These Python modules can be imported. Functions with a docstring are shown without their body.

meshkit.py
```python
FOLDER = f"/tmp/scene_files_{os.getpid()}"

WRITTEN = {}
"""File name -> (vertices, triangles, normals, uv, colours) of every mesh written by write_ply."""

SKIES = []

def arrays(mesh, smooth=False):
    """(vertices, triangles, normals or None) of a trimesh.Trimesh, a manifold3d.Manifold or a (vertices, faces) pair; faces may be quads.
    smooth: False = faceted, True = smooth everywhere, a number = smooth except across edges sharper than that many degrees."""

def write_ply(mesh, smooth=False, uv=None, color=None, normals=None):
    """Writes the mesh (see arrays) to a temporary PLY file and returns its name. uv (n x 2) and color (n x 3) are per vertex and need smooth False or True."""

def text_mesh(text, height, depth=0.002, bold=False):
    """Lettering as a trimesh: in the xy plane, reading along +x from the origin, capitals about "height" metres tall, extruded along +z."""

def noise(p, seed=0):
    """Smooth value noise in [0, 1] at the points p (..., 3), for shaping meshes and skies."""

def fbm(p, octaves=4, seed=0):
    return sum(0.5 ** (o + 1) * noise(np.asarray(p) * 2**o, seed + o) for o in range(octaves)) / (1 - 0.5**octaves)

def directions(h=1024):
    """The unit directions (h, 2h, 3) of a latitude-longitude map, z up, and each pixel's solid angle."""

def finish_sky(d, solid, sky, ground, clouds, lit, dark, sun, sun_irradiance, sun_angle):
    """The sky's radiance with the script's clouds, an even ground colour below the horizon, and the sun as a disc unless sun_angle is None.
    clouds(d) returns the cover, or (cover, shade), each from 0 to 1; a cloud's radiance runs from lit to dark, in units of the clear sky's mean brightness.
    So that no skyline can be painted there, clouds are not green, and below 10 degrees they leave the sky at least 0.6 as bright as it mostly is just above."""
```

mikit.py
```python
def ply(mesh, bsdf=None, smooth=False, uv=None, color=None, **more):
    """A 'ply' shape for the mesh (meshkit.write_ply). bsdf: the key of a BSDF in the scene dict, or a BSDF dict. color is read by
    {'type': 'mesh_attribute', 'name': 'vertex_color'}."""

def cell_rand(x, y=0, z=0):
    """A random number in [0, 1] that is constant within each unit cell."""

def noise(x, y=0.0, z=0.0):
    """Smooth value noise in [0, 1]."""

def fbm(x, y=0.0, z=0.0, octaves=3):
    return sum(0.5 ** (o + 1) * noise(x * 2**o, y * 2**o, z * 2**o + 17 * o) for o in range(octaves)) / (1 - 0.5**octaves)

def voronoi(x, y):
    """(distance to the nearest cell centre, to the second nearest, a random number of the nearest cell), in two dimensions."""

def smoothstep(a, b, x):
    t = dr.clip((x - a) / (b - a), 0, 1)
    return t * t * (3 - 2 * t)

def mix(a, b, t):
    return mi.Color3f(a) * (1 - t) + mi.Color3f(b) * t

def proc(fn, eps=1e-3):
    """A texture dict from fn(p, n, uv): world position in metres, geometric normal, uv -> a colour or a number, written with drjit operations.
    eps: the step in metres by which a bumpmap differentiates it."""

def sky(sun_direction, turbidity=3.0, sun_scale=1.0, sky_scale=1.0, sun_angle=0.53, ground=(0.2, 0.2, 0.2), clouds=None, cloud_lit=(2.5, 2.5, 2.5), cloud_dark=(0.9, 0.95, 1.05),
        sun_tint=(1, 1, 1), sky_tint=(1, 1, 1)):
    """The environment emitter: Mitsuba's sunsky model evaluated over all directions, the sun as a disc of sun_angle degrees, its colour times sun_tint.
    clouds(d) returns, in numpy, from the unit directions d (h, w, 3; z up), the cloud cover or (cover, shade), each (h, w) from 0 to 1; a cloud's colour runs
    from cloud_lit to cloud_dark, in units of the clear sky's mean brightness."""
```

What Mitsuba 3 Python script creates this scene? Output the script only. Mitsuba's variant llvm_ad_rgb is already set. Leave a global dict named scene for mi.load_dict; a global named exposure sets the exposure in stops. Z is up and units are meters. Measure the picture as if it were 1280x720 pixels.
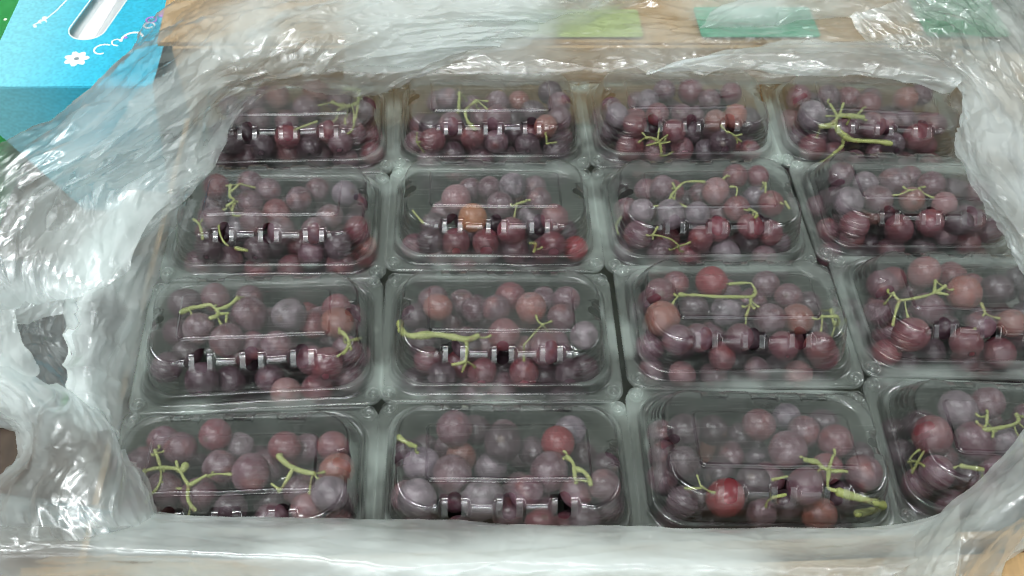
import math
import numpy as np
import trimesh
import mitsuba as mi
import drjit as dr
import mikit
import meshkit
from mikit import proc, fbm, noise, smoothstep, mix
from scipy.interpolate import RectBivariateSpline, LinearNDInterpolator
from shapely.geometry import Polygon, LineString, Point, box as sbox
from shapely import affinity, union_all

T = mi.ScalarTransform4f
scene, labels = {}, {}

# ------------------------------------------------------------------ camera, lamps, exposure
exposure = 0.52
scene['camera'] = {'type': 'perspective', 'fov': 55.0, 'fov_axis': 'x', 'near_clip': 0.02, 'far_clip': 50.0,
                   'to_world': T().look_at(origin=[-0.117458, -0.453196, 0.506833], target=[-0.045837, 0.19865, -0.248128], up=[0.01886, 0.755885, 0.654433])}
# centre, size along x and y, power, where it hangs: long tube fixtures of the room overhead
LAMPS = [((-.72, -1.9, 1.72), 1.9, .06, 44, 'low behind the viewer to the left'), ((-.72, -2.0, 2.35), 1.9, .07, 44, 'high behind the viewer to the left'), ((1.15, -1.5, 2.0), .9, .05, 44, 'behind the viewer to the right'),
         ((-.5, -.35, 2.25), 1.3, .14, 40, 'straight over the open box'), ((-2.0, .5, 2.0), .14, 1.4, 56, 'out to the left over the carton'), ((2.1, .3, 2.1), .12, 1.3, 34, 'out to the right of the box')]
scene['lamp_housing_paint'] = {'type': 'twosided', 'bsdf': {'type': 'diffuse', 'reflectance': {'type': 'rgb', 'value': [.8, .8, .8]}}}
for i, ((lx, ly, lz), sx, sy, pw, where) in enumerate(LAMPS):
    key = 'ceiling_lamp' + (f'_{i:03d}' if i else '')
    v = np.array([[-1, -1, 0], [1, -1, 0], [1, 1, 0], [-1, 1, 0]]) * [sx / 2, sy / 2, 0] + [lx, ly, lz]
    lens = trimesh.Trimesh(v, [[0, 2, 1], [0, 3, 2]], process=False)
    scene[key + '__diffuser'] = mikit.ply(lens, 'lamp_housing_paint', emitter={'type': 'area', 'radiance': {'type': 'rgb', 'value': [pw * .95, pw * 1.0, pw * 1.0]}})
    h = trimesh.creation.box((sx + .04, sy + .04, .06)); h.apply_translation([lx, ly, lz + .035])
    scene[key + '__housing'] = mikit.ply(h, 'lamp_housing_paint')
    labels[key] = {'label': 'long white fluorescent lamp hanging ' + where, 'category': 'lamp', 'group': 'lamps overhead'}

# added glowing sheet behind the viewer, putting broad reflections on the pack fronts
v = np.array([[-1.9, -2.6, .9], [1.9, -2.6, .9], [1.9, -2.6, 2.9], [-1.9, -2.6, 2.9]])
scene['added_front_glow__glow_sheet'] = mikit.ply(trimesh.Trimesh(v, [[0, 2, 1], [0, 3, 2]], process=False), 'lamp_housing_paint', emitter={'type': 'area', 'radiance': {'type': 'rgb', 'value': [.40, .45, .46]}})
scene['added_front_glow__frame'] = mikit.ply(trimesh.util.concatenate([trimesh.creation.box((w_, .08, h_)).apply_translation((x_, -2.64, z_)) for w_, h_, x_, z_ in ((3.92, .06, 0, .87), (3.92, .06, 0, 2.93), (.06, 2.0, -1.93, 1.9), (.06, 2.0, 1.93, 1.9))]), 'lamp_housing_paint')
labels['added_front_glow'] = {'label': 'added pale glowing sheet behind the viewer, lighting the packs from the front', 'category': 'added_light'}

# added glowing sheet ahead: its reflection lies as a pale veil on flat lids
v = np.array([[-2.0, .9, 2.6], [3.4, .9, 2.6], [3.4, 4.6, 2.6], [-2.0, 4.6, 2.6]])
scene['added_veil_glow__diffuser'] = mikit.ply(trimesh.Trimesh(v, [[0, 2, 1], [0, 3, 2]], process=False), 'lamp_housing_paint', emitter={'type': 'area', 'radiance': {'type': 'rgb', 'value': [.21, .245, .225]}})
scene['added_veil_glow__housing'] = mikit.ply(trimesh.creation.box((5.44, 3.74, .08)).apply_translation((.7, 2.75, 2.65)), 'lamp_housing_paint')
labels['added_veil_glow'] = {'label': 'added softly glowing sheet high beyond the back of the box, veiling the lids', 'category': 'lamp'}

# ------------------------------------------------------------------ materials
def rgb(*v): return {'type': 'rgb', 'value': list(v)}

def board(p, n, uv):
    f = fbm(p.x * 60, p.y * 60, p.z * 60, 3)
    g = noise(p.x * 900, p.y * 120, p.z * 300)
    return mix((.38, .235, .105), (.48, .32, .165), f) * (.9 + .2 * g)
scene['cardboard'] = {'type': 'twosided', 'bsdf': {'type': 'principled', 'base_color': proc(board), 'roughness': .75, 'specular': .3}}

def soil(p, n, uv):
    f = fbm(p.x * 18, p.y * 18, p.z * 18, 4)
    s = fbm(p.x * 150, p.y * 40, 3, 2)
    return mix((.025, .018, .013), (.11, .07, .045), f * .6 + s * .4)
scene['brown_floor'] = {'type': 'twosided', 'bsdf': {'type': 'principled', 'base_color': proc(soil), 'roughness': .7}}

scene['grape_skin'] = {'type': 'principled', 'base_color': {'type': 'mesh_attribute', 'name': 'vertex_color'}, 'roughness': proc(lambda p, n, uv: .20 + .34 * fbm(p.x * 130, p.y * 130, p.z * 130, 3)), 'specular': .5}
def twig(p, n, uv):
    f = fbm(p.x * 110, p.y * 110, p.z * 110, 3)
    g = fbm(p.x * 210 + 4, p.y * 210, p.z * 210, 3)
    return mix(mix((.17, .20, .05), (.31, .32, .13), f), (.16, .10, .045), smoothstep(.60, .78, g) * .8)
scene['stem_skin'] = {'type': 'principled', 'base_color': proc(twig), 'roughness': .5, 'specular': .4}

def haze(p, n, uv):
    f = fbm(p.x * 26 + 3, p.y * 26, p.z * 26, 3)
    s = noise(p.x * 55, p.y * 900, p.z * 300)
    return .010 + .028 * smoothstep(.45, .8, f) + .02 * smoothstep(.6, 1., s)
scene['plastic_haze'] = {'type': 'principledthin', 'base_color': rgb(.82, .92, .86), 'roughness': .30, 'diff_trans': 1.0}
scene['pack_gloss'] = {'type': 'twosided', 'bsdf': {'type': 'roughconductor', 'material': 'none', 'alpha': .055, 'specular_reflectance': rgb(.95, .97, .96)}}
scene['pack_clear'] = {'type': 'blendbsdf', 'weight': .034, 'a': {'type': 'thindielectric', 'int_ior': 1.5}, 'b': {'type': 'ref', 'id': 'pack_gloss'}}
scene['clear_plastic'] = {'type': 'blendbsdf', 'weight': proc(haze), 'a': {'type': 'ref', 'id': 'pack_clear'}, 'b': {'type': 'ref', 'id': 'plastic_haze'}}

scene['tub_plastic'] = {'type': 'blendbsdf', 'weight': proc(lambda p, n, uv: .015 + .10 * fbm(p.x * 40, p.y * 40, p.z * 40, 2)), 'a': {'type': 'ref', 'id': 'pack_clear'}, 'b': {'type': 'ref', 'id': 'plastic_haze'}}
scene['pad_grey_green'] = {'type': 'twosided', 'bsdf': {'type': 'principled', 'base_color': proc(lambda p, n, uv: mix((.018, .023, .019), (.055, .062, .045), fbm(p.x * 22, p.y * 22, 0, 3))), 'roughness': .6}}

scene['rim_sheen_plastic'] = {'type': 'blendbsdf', 'weight': proc(lambda p, n, uv: .03 + .30 * smoothstep(.40, .80, fbm(p.x * 34, p.y * 34, p.z * 60, 3))), 'a': {'type': 'ref', 'id': 'pack_clear'}, 'b': {'type': 'ref', 'id': 'plastic_haze'}}  # pale haze patches paint bright ceiling reflections into the rims

def milk(p, n, uv):
    f = fbm(p.x * 16 + 7, p.y * 16, p.z * 16, 3)
    s = fbm(p.x * 70, p.y * 70, p.z * 70, 2)
    return dr.clip(uv.x * (.30 + 1.45 * smoothstep(.28, .74, f)) + .12 * (s - .5), .02, .95)
scene['film_milk'] = {'type': 'principledthin', 'base_color': rgb(.88, .94, .93), 'roughness': .17, 'eta': 1.8, 'diff_trans': .95}
scene['film_gloss'] = {'type': 'twosided', 'bsdf': {'type': 'roughconductor', 'material': 'none', 'alpha': .10, 'specular_reflectance': rgb(.95, .97, .97)}}
scene['film_clear'] = {'type': 'blendbsdf', 'weight': .105, 'a': {'type': 'thindielectric', 'int_ior': 1.5}, 'b': {'type': 'ref', 'id': 'film_gloss'}}
scene['film'] = {'type': 'blendbsdf', 'weight': proc(milk), 'a': {'type': 'ref', 'id': 'film_clear'}, 'b': {'type': 'ref', 'id': 'film_milk'}}

# ------------------------------------------------------------------ helpers
def key_for(base):
    if base not in scene and not any(k == base or k.startswith(base + '__') for k in scene):
        return base
    i = 1
    while any(k == f'{base}_{i:03d}' or k.startswith(f'{base}_{i:03d}__') for k in scene): i += 1
    return f'{base}_{i:03d}'

def grid_faces(nu, nv, wrap=False):
    i, j = np.meshgrid(np.arange(nu - 1), np.arange(nv if wrap else nv - 1), indexing='ij')
    j2 = (j + 1) % nv
    return np.stack([i * nv + j, i * nv + j2, (i + 1) * nv + j2, (i + 1) * nv + j], -1).reshape(-1, 4)

def tris(q): return np.vstack([q[:, [0, 1, 2]], q[:, [0, 2, 3]]])

def tube(pts, rad, sides=10, sub=6, wob=0.0, seed=0):
    """A rounded, closed tube along a smooth path; rad may vary along the points."""
    P = np.asarray(pts, float); n = len(P)
    R = np.broadcast_to(np.asarray(rad, float), (n,))
    if n > 2:
        from scipy.interpolate import PchipInterpolator
        t = np.r_[0, np.cumsum(np.linalg.norm(np.diff(P, axis=0), axis=1) + 1e-6)]
        tt = np.linspace(0, t[-1], (n - 1) * sub + 1)
        P = np.stack([PchipInterpolator(t, P[:, k])(tt) for k in range(3)], -1); R = np.interp(tt, t, R)
    else:
        tt = np.linspace(0, 1, sub + 1); P = P[0] + (P[1] - P[0]) * tt[:, None]; R = np.interp(tt, [0, 1], R)
    if wob:
        R = R * (1 + wob * (2 * meshkit.noise(np.c_[P * 260, ], seed) - 1))
    d = np.gradient(P, axis=0); d /= np.linalg.norm(d, axis=1, keepdims=True) + 1e-12
    a = np.cross(d, [0.1, 0.2, 0.97]); a /= np.linalg.norm(a, axis=1, keepdims=True) + 1e-12
    b = np.cross(d, a); ang = np.arange(sides) * 2 * np.pi / sides
    ring = lambda c, r, k: c + r * (np.cos(ang)[:, None] * a[k] + np.sin(ang)[:, None] * b[k])
    rings = [ring(P[0] - d[0] * R[0] * .5, R[0] * .55, 0)] + [ring(P[k], R[k], k) for k in range(len(P))] + [ring(P[-1] + d[-1] * R[-1] * .5, R[-1] * .55, -1)]
    v = np.vstack(rings + [[P[0] - d[0] * R[0] * .6], [P[-1] + d[-1] * R[-1] * .6]])
    m = len(rings); f = tris(grid_faces(m, sides, True)).tolist()
    c0, c1 = m * sides, m * sides + 1
    for k in range(sides):
        k2 = (k + 1) % sides
        f += [[c0, k2, k], [c1, (m - 1) * sides + k, (m - 1) * sides + k2]]
    return trimesh.Trimesh(v, f, process=False)

def slab(x0, x1, y0, y1, z0, z1, ch=.0012):
    m = trimesh.creation.box((x1 - x0, y1 - y0, z1 - z0)); m.apply_translation([(x0 + x1) / 2, (y0 + y1) / 2, (z0 + z1) / 2]); return m

def bent_sheet(P00, P10, P01, P11, thick, nu=40, nv=20, amp=.001, seed=0, freq=14):
    """A board with a little warp: a closed slab between four corners (P00-P10 along u, P01-P11 the far side)."""
    u, v = np.meshgrid(np.linspace(0, 1, nu), np.linspace(0, 1, nv), indexing='ij')
    P = [np.array(p, float) for p in (P00, P10, P01, P11)]
    X = (1 - u)[..., None] * ((1 - v)[..., None] * P[0] + v[..., None] * P[2]) + u[..., None] * ((1 - v)[..., None] * P[1] + v[..., None] * P[3])
    n = np.cross(P[1] - P[0], P[2] - P[0]); n /= np.linalg.norm(n)
    X = X + n * ((meshkit.fbm(X * freq, 3, seed) - .5) * 2 * amp)[..., None]
    top = X.reshape(-1, 3); bot = (X - n * thick).reshape(-1, 3)
    N = nu * nv; q = grid_faces(nu, nv); f = np.vstack([tris(q), tris(q[:, ::-1] + N)])
    e = [i * nv for i in range(nu)] + [(nu - 1) * nv + j for j in range(1, nv)] + [i * nv + nv - 1 for i in range(nu - 2, -1, -1)] + [j for j in range(nv - 2, 0, -1)]
    s = []
    for a, b in zip(e, e[1:] + e[:1]): s += [[a, a + N, b + N], [a, b + N, b]]
    return trimesh.Trimesh(np.vstack([top, bot]), np.vstack([f, s]), process=False)

# ------------------------------------------------------------------ the setting: ground, cardboard box
gu = np.linspace(-3, 3, 121)
gx, gy = np.meshgrid(gu, gu, indexing='ij')
gz = -.170 + .004 * meshkit.fbm(np.stack([gx, gy, 0 * gx], -1) * 6, 3, 4)
scene['ground'] = mikit.ply((np.stack([gx, gy, gz], -1).reshape(-1, 3), grid_faces(121, 121)), 'brown_floor', smooth=True)
labels['ground'] = {'label': 'dark brown floor seen left of the box', 'kind': 'structure'}

BX0, BX1, BY0, BY1, BT = -.329, .322, -.224, .222, .026
B = 'cardboard_box'
scene[B + '__bottom'] = mikit.ply(slab(BX0, BX1, BY0, BY1, -.063, -.059), 'cardboard')
scene[B + '__layer_pad'] = mikit.ply(bent_sheet((BX0 + .002, BY0 + .002, -.0525), (BX1 - .002, BY0 + .002, -.0525), (BX0 + .002, BY1 - .002, -.0525), (BX1 - .002, BY1 - .002, -.0525), .003, amp=.0012, seed=8), 'pad_grey_green', smooth=30)
labels[B + '__layer_pad'] = {'label': 'dark grey green pad under the packs'}
scene[B + '__wall'] = mikit.ply(bent_sheet((BX0, BY1, -.162), (BX1, BY1, -.162), (BX0, BY1, BT), (BX1, BY1, BT), .004, seed=1), 'cardboard', smooth=30)
scene[B + '__wall_001'] = mikit.ply(bent_sheet((BX0 - .004, BY0, -.162), (BX1 + .004, BY0, -.162), (BX0 - .004, BY0, BT), (BX1 + .004, BY0, BT), .004, seed=2), 'cardboard', smooth=30)
scene[B + '__wall_002'] = mikit.ply(bent_sheet((BX0, BY0 + .001, -.162), (BX0, BY1 - .001, -.162), (BX0, BY0 + .001, BT - .070), (BX0, BY1 - .001, BT - .070), .004, seed=3), 'cardboard', smooth=30)
scene[B + '__wall_003'] = mikit.ply(bent_sheet((BX1 + .004, BY0 + .001, -.162), (BX1 + .004, BY1 - .001, -.162), (BX1 + .004, BY0 + .001, BT - .001), (BX1 + .004, BY1 - .001, BT - .001), .004, seed=4), 'cardboard', smooth=30)
def flap(P00, P10, P01, P11, seed):
    k = key_for(B + '__flap'); k = k if k == B + '__flap' and k not in scene else key_for(B + '__flap')
    scene[k] = mikit.ply(bent_sheet(P00, P10, P01, P11, .004, 60, 30, .0025, seed, 9), 'cardboard', smooth=30)
flap((BX0 - .012, BY1 + .005, BT + .002), (BX1 + .03, BY1 + .005, BT + .002), (BX0 - .022, BY1 + .30, BT + .010), (BX1 + .06, BY1 + .30, BT + .010), 5)
flap((BX1 + .03, BY0 - .006, BT - .006), (BX0 - .01, BY0 - .006, BT - .006), (BX1 + .04, BY0 - .19, BT - .085), (BX0 - .01, BY0 - .19, BT - .085), 6)
flap((BX1 + .009, BY1 - .002, BT), (BX1 + .009, BY0 + .002, BT), (BX1 + .19, BY1 + .02, BT - .03), (BX1 + .19, BY0 - .03, BT - .03), 7)
labels[B] = {'label': 'open brown cardboard box lined with plastic film and filled with grape packs', 'category': 'cardboard box'}

def inky(c, s):
    return proc(lambda p, n, uv: mi.Color3f(c) * (.8 + .35 * fbm(p.x * 40 + s, p.y * 40, p.z * 40, 3)))
scene['pale_green_print'] = {'type': 'twosided', 'bsdf': {'type': 'principled', 'base_color': inky((.38, .46, .16), 0), 'roughness': .5}}
scene['teal_green_print'] = {'type': 'twosided', 'bsdf': {'type': 'principled', 'base_color': inky((.05, .36, .20), 5), 'roughness': .5}}
scene['deep_green_print'] = {'type': 'twosided', 'bsdf': {'type': 'principled', 'base_color': inky((.03, .28, .11), 9), 'roughness': .5}}
def patch(name, x0, x1, y0, y1, mat, lab, z=lambda y: BT + .002 + (y - BY1 - .005) / .295 * .008 + .0028):
    s = sbox(x0, y0, x1, y1).buffer(-.003).buffer(.003)
    m = trimesh.creation.extrude_polygon(s, .0006, engine='earcut')
    m = m.subdivide_to_size(.02)
    m.vertices[:, 2] += z(m.vertices[:, 1])
    k = key_for(B + '__' + name)
    scene[k] = mikit.ply(m, mat); labels[k] = {'label': lab}
patch('printed_label', -.048, .054, BY1 + .008, .268, 'pale_green_print', 'pale yellow green label on the back flap')
patch('printed_label', .103, .205, BY1 + .008, .272, 'teal_green_print', 'teal green label on the back flap')
patch('printed_label', .298, .372, BY1 + .008, .30, 'deep_green_print', 'deep green label at the right end of the back flap')

# ------------------------------------------------------------------ the clamshell packs
SLOT_X = (-.0297, 0., .0297)
NF, NS, NC = 150, 60, 12      # samples along the long sides, the short sides, the corners

def loop(xh, yf, yb, r):
    """Rounded rectangle, anticlockwise from the front left, with the same sampling for every loop."""
    r = min(r, xh * .98, (yb - yf) / 2 * .98)
    fx = np.linspace(-1, 1, NF); fs = np.linspace(-1, 1, NS); ca = np.linspace(0, np.pi / 2, NC + 2)[1:-1]
    yc, yh = (yf + yb) / 2, (yb - yf) / 2
    out = [np.c_[fx * (xh - r), np.full(NF, yf)]]
    out.append(np.c_[xh - r + r * np.sin(ca), yf + r - r * np.cos(ca)])
    out.append(np.c_[np.full(NS, xh), yc + fs * (yh - r)])
    out.append(np.c_[xh - r + r * np.cos(ca), yb - r + r * np.sin(ca)])
    out.append(np.c_[-fx * (xh - r), np.full(NF, yb)])
    out.append(np.c_[-xh + r - r * np.sin(ca), yb - r + r * np.cos(ca)])
    out.append(np.c_[np.full(NS, -xh), yc - fs * (yh - r)])
    out.append(np.c_[-xh + r - r * np.cos(ca), yf + r - r * np.sin(ca)])
    return np.vstack(out)
O = np.cumsum([0, NF, NC, NS, NC, NF, NC, NS, NC])
SIDE = np.zeros(O[-1], int)
for k in range(8): SIDE[O[k]:O[k + 1]] = k

def lerp_loops(a, b, n, end=True):
    a, b = np.array(a), np.array(b)
    return [tuple(a + (b - a) * t) for t in (np.linspace(0, 1, n + 1)[1:] if end else np.linspace(0, 1, n + 1)[1:-1])]

def lid_mesh(seed):
    def off(d, z, r): return (.0768 - d, -.0532 + d, .0528 - d, r, z)
    prof = [off(.0004, -.0036, .0105), off(0, -.0026, .0105)]
    prof += [off(.0016 * (1 - math.cos(a_)), -.0011 + .0016 * math.sin(a_), .0105 + .003 * k / 6) for k, a_ in enumerate(np.linspace(0, np.pi / 2, 7))]
    prof += [off(.0026, .0004, .014), off(.0034, .0001, .0145), off(.0046, .0001, .0160), off(.0056, .0004, .0175)]
    prof += [off(.0064 + .0006 * (1 - math.cos(a_)), .0010 + .0006 * math.sin(a_) * 0 + .0042 * k / 3, .019) for k, a_ in enumerate(np.linspace(0, np.pi / 2, 4))]
    prof += [off(.0072 + .0013 * (1 - math.cos(a_)), .0056 + .0014 * math.sin(a_), .0195) for a_ in np.linspace(.15, np.pi / 2, 6)]
    prof += [off(.0094, .0067, .0203), off(.0099, .0061, .0205), off(.0102, .0059, .0205)]
    w0 = (.0664, -.0427, .0423, .0205, .0064)
    edge = (.0629, -.0401, .0313, .0205, .0286)
    nflat = len(prof)
    prof += [w0] + lerp_loops(w0, edge, 20)
    i_edge = len(prof) - 1
    prof += [(.0624, -.0396, .0307, .0202, .0298), (.0616, -.0388, .0299, .0195, .0306), (.0604, -.0376, .0289, .019, .0310)]
    pan = (.0462, -.0226, .0148, .004, .0310)
    prof += lerp_loops(prof[-1], pan, 15)
    prof += [(.0458, -.0222, .0144, .0038, .0312), (.0454, -.0218, .0140, .0035, .0319), (.0450, -.0214, .0136, .0032, .0325), (.0444, -.0208, .0130, .003, .0328), (.0434, -.0198, .012, .003, .0328)]
    prof += lerp_loops(prof[-1], (.0300, -.0062, -.0016, .0020, .0328), 7)
    P = np.array(prof); M = len(P)
    X = np.zeros((M, O[-1], 3)); tt = np.zeros(M)
    for i, (xh, yf, yb, r, z) in enumerate(P):
        X[i, :, :2] = loop(xh, yf, yb, r); X[i, :, 2] = z
        if i: tt[i] = tt[i - 1] + math.hypot(P[i, 0] - P[i - 1, 0], P[i, 4] - P[i - 1, 4])
    t_edge = tt[i_edge] + .001
    x, y, z = X[..., 0], X[..., 1], X[..., 2]
    near = np.clip((np.abs(np.arange(M) - (i_edge + 1)) < 13), 0, 1)[:, None] * 1.0
    ramp = lambda v, lo, hi: np.clip((v - lo) / (hi - lo), 0, 1)
    def chamfer(coord, centres, span, cut_n, s, d_slot, d_rest):
        blk = np.zeros_like(coord)
        for c in centres: blk = np.maximum(blk, 1 - ramp(np.abs(coord - c), .0074, .0088))
        on = 1 - ramp(np.abs(coord), span, span + .001) if span else blk
        d = d_rest + (d_slot - d_rest) * blk
        e = s - (cut_n - d * on); w = .0013
        return np.where(on > 0, .5 * (e + np.sqrt(e * e + w * w)) * np.minimum(1, np.maximum(0, e + .003) / .002), 0)
    r2 = .70711
    m = (SIDE == 0)[None]; s = (-y + z) * r2; c = chamfer(x, SLOT_X, .047, (.0398 + .0305) * r2, s, .0043, .0016) * m * near
    y = y + c * r2; z = z - c * r2
    m = (SIDE == 4)[None]; s = y * .5 + z * .866; c = chamfer(x, SLOT_X, .047, .0308 * .5 + .0304 * .866, s, .0026, .0009) * m * near
    y = y - c * .5; z = z - c * .866
    for side, sg in ((2, 1), (6, -1)):
        m = (SIDE == side)[None]; s = (sg * x + z) * r2; c = chamfer(y + .004, (0.,), 0, (.0625 + .0305) * r2, s, .0030, 0) * m * near
        x = x - sg * c * r2; z = z - c * r2
    # stepped ribs round the corners of the wall
    wall = np.zeros(M); wall[nflat + 1:i_edge - 3] = 1
    zz = P[:, 4]
    rib = wall * np.sin(zz * 2 * np.pi / .0052) * .0007
    cx, cy = np.sign(x), np.sign(y)
    mk = np.isin(SIDE, (1, 3, 5, 7))[None] * rib[:, None]
    x = x + mk * cx * .75; y = y + mk * cy * .66
    # a thin formed sheet is never quite flat
    nz = meshkit.fbm(np.stack([x * 38, y * 38, 0 * z], -1), 2, seed) - .5
    z = z + np.where(z > .02, nz * .0016, nz * .0005)
    y = y + (meshkit.noise(np.stack([x * 45, z * 30, 0 * z + seed], -1), seed + 3) - .5) * .0007
    V = np.stack([x, y, z], -1)
    # vent slots: real holes, cut out of the sheet and their outline tidied
    along = np.where((SIDE % 4 == 0)[None], X[..., 0], X[..., 1] + .004)
    t2 = np.broadcast_to((tt - t_edge)[:, None], along.shape)
    q = grid_faces(M, O[-1], True)
    flatV, A, TT, SD = V.reshape(-1, 3), along.ravel(), t2.ravel(), np.broadcast_to(SIDE[None], along.shape).ravel()
    keep = np.ones(len(q), bool); snaps = {}
    for side, cents, hw, lo, hi in ((0, SLOT_X, .0037, -.0068, .0112), (4, SLOT_X, .0036, -.0060, .0066), (2, (0.,), .0031, -.0075, .0085), (6, (0.,), .0031, -.0075, .0085)):
        for c in cents:
            def sd(a, t):
                tc = np.clip(t, lo + hw, hi - hw); return np.hypot(a - c, t - tc) - hw, tc
            on = (SD[q] == side).all(1)
            dd, _ = sd(A[q].mean(1), TT[q].mean(1))
            hole = on & (dd < 0)
            keep &= ~hole
            rim = np.intersect1d(np.unique(q[hole]), np.unique(q[~hole]))
            g = {}
            for vi in rim:
                d, tc = sd(A[vi], TT[vi])
                da, dt = A[vi] - c, TT[vi] - tc; L = math.hypot(da, dt) or 1e-9
                g[vi] = (c + da / L * hw, tc + dt / L * hw)
            for vi, (a_new, t_new) in g.items():
                j, i = vi % O[-1], vi // O[-1]
                col = V[:, j]; p = np.array([np.interp(t_new, t2[:, j], col[:, k]) for k in range(3)])
                p[0 if side % 4 == 0 else 1] += (a_new - A[vi])
                snaps[vi] = p
    flatV = flatV.copy()
    for vi, p in snaps.items(): flatV[vi] = p
    f = tris(q[keep])
    c = len(flatV); last = (M - 1) * O[-1]
    cap = [[last + j, last + (j + 1) % O[-1], c] for j in range(O[-1])]
    flatV = np.vstack([flatV, V[-1].mean(0)])
    is_rim = (f < O[-1] * nflat).all(1)
    out = []
    for ff in (f[is_rim], np.vstack([f[~is_rim], cap])):
        msh = trimesh.Trimesh(flatV, ff, process=False); msh.remove_unreferenced_vertices(); out.append(msh)
    return out

def tub_mesh():
    prof = [(.0770, -.0534, .0530, .0102, -.0012), (.0764, -.0528, .0524, .0102, -.0020), (.0712, -.0474, .0482, .0185, -.0020), (.0700, -.0462, .047, .0185, -.0026), (.0690, -.0455, .0460, .0185, -.0060)]
    prof += lerp_loops(prof[-1], (.0618, -.0412, .0412, .0175, -.0440), 14) + [(.0606, -.0402, .0402, .017, -.0478), (.0580, -.0378, .0378, .016, -.0500)]
    prof += lerp_loops(prof[-1], (.0300, -.004, .004, .003, -.0500), 5)
    P = np.array(prof); V = np.zeros((len(P), O[-1], 3))
    for i, (xh, yf, yb, r, z) in enumerate(P): V[i, :, :2] = loop(xh, yf, yb, r); V[i, :, 2] = z
    rib = np.where((P[:, 4] < -.008) & (P[:, 4] > -.043), 1, 0)[:, None] * np.where(np.sin(np.arange(O[-1]) * 2 * np.pi / 10) > 0, .0007, 0)[None]
    V[..., 0] *= 1 - rib * 12; V[..., 1] *= 1 - rib * 14
    V = V[:, ::2]; n = V.shape[1]
    f = tris(grid_faces(len(P), n, True)); v = V.reshape(-1, 3); c = len(v); last = (len(P) - 1) * n
    return trimesh.Trimesh(np.vstack([v, V[-1].mean(0)]), np.vstack([f, [[last + j, last + (j + 1) % n, c] for j in range(n)]]), process=False)

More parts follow.
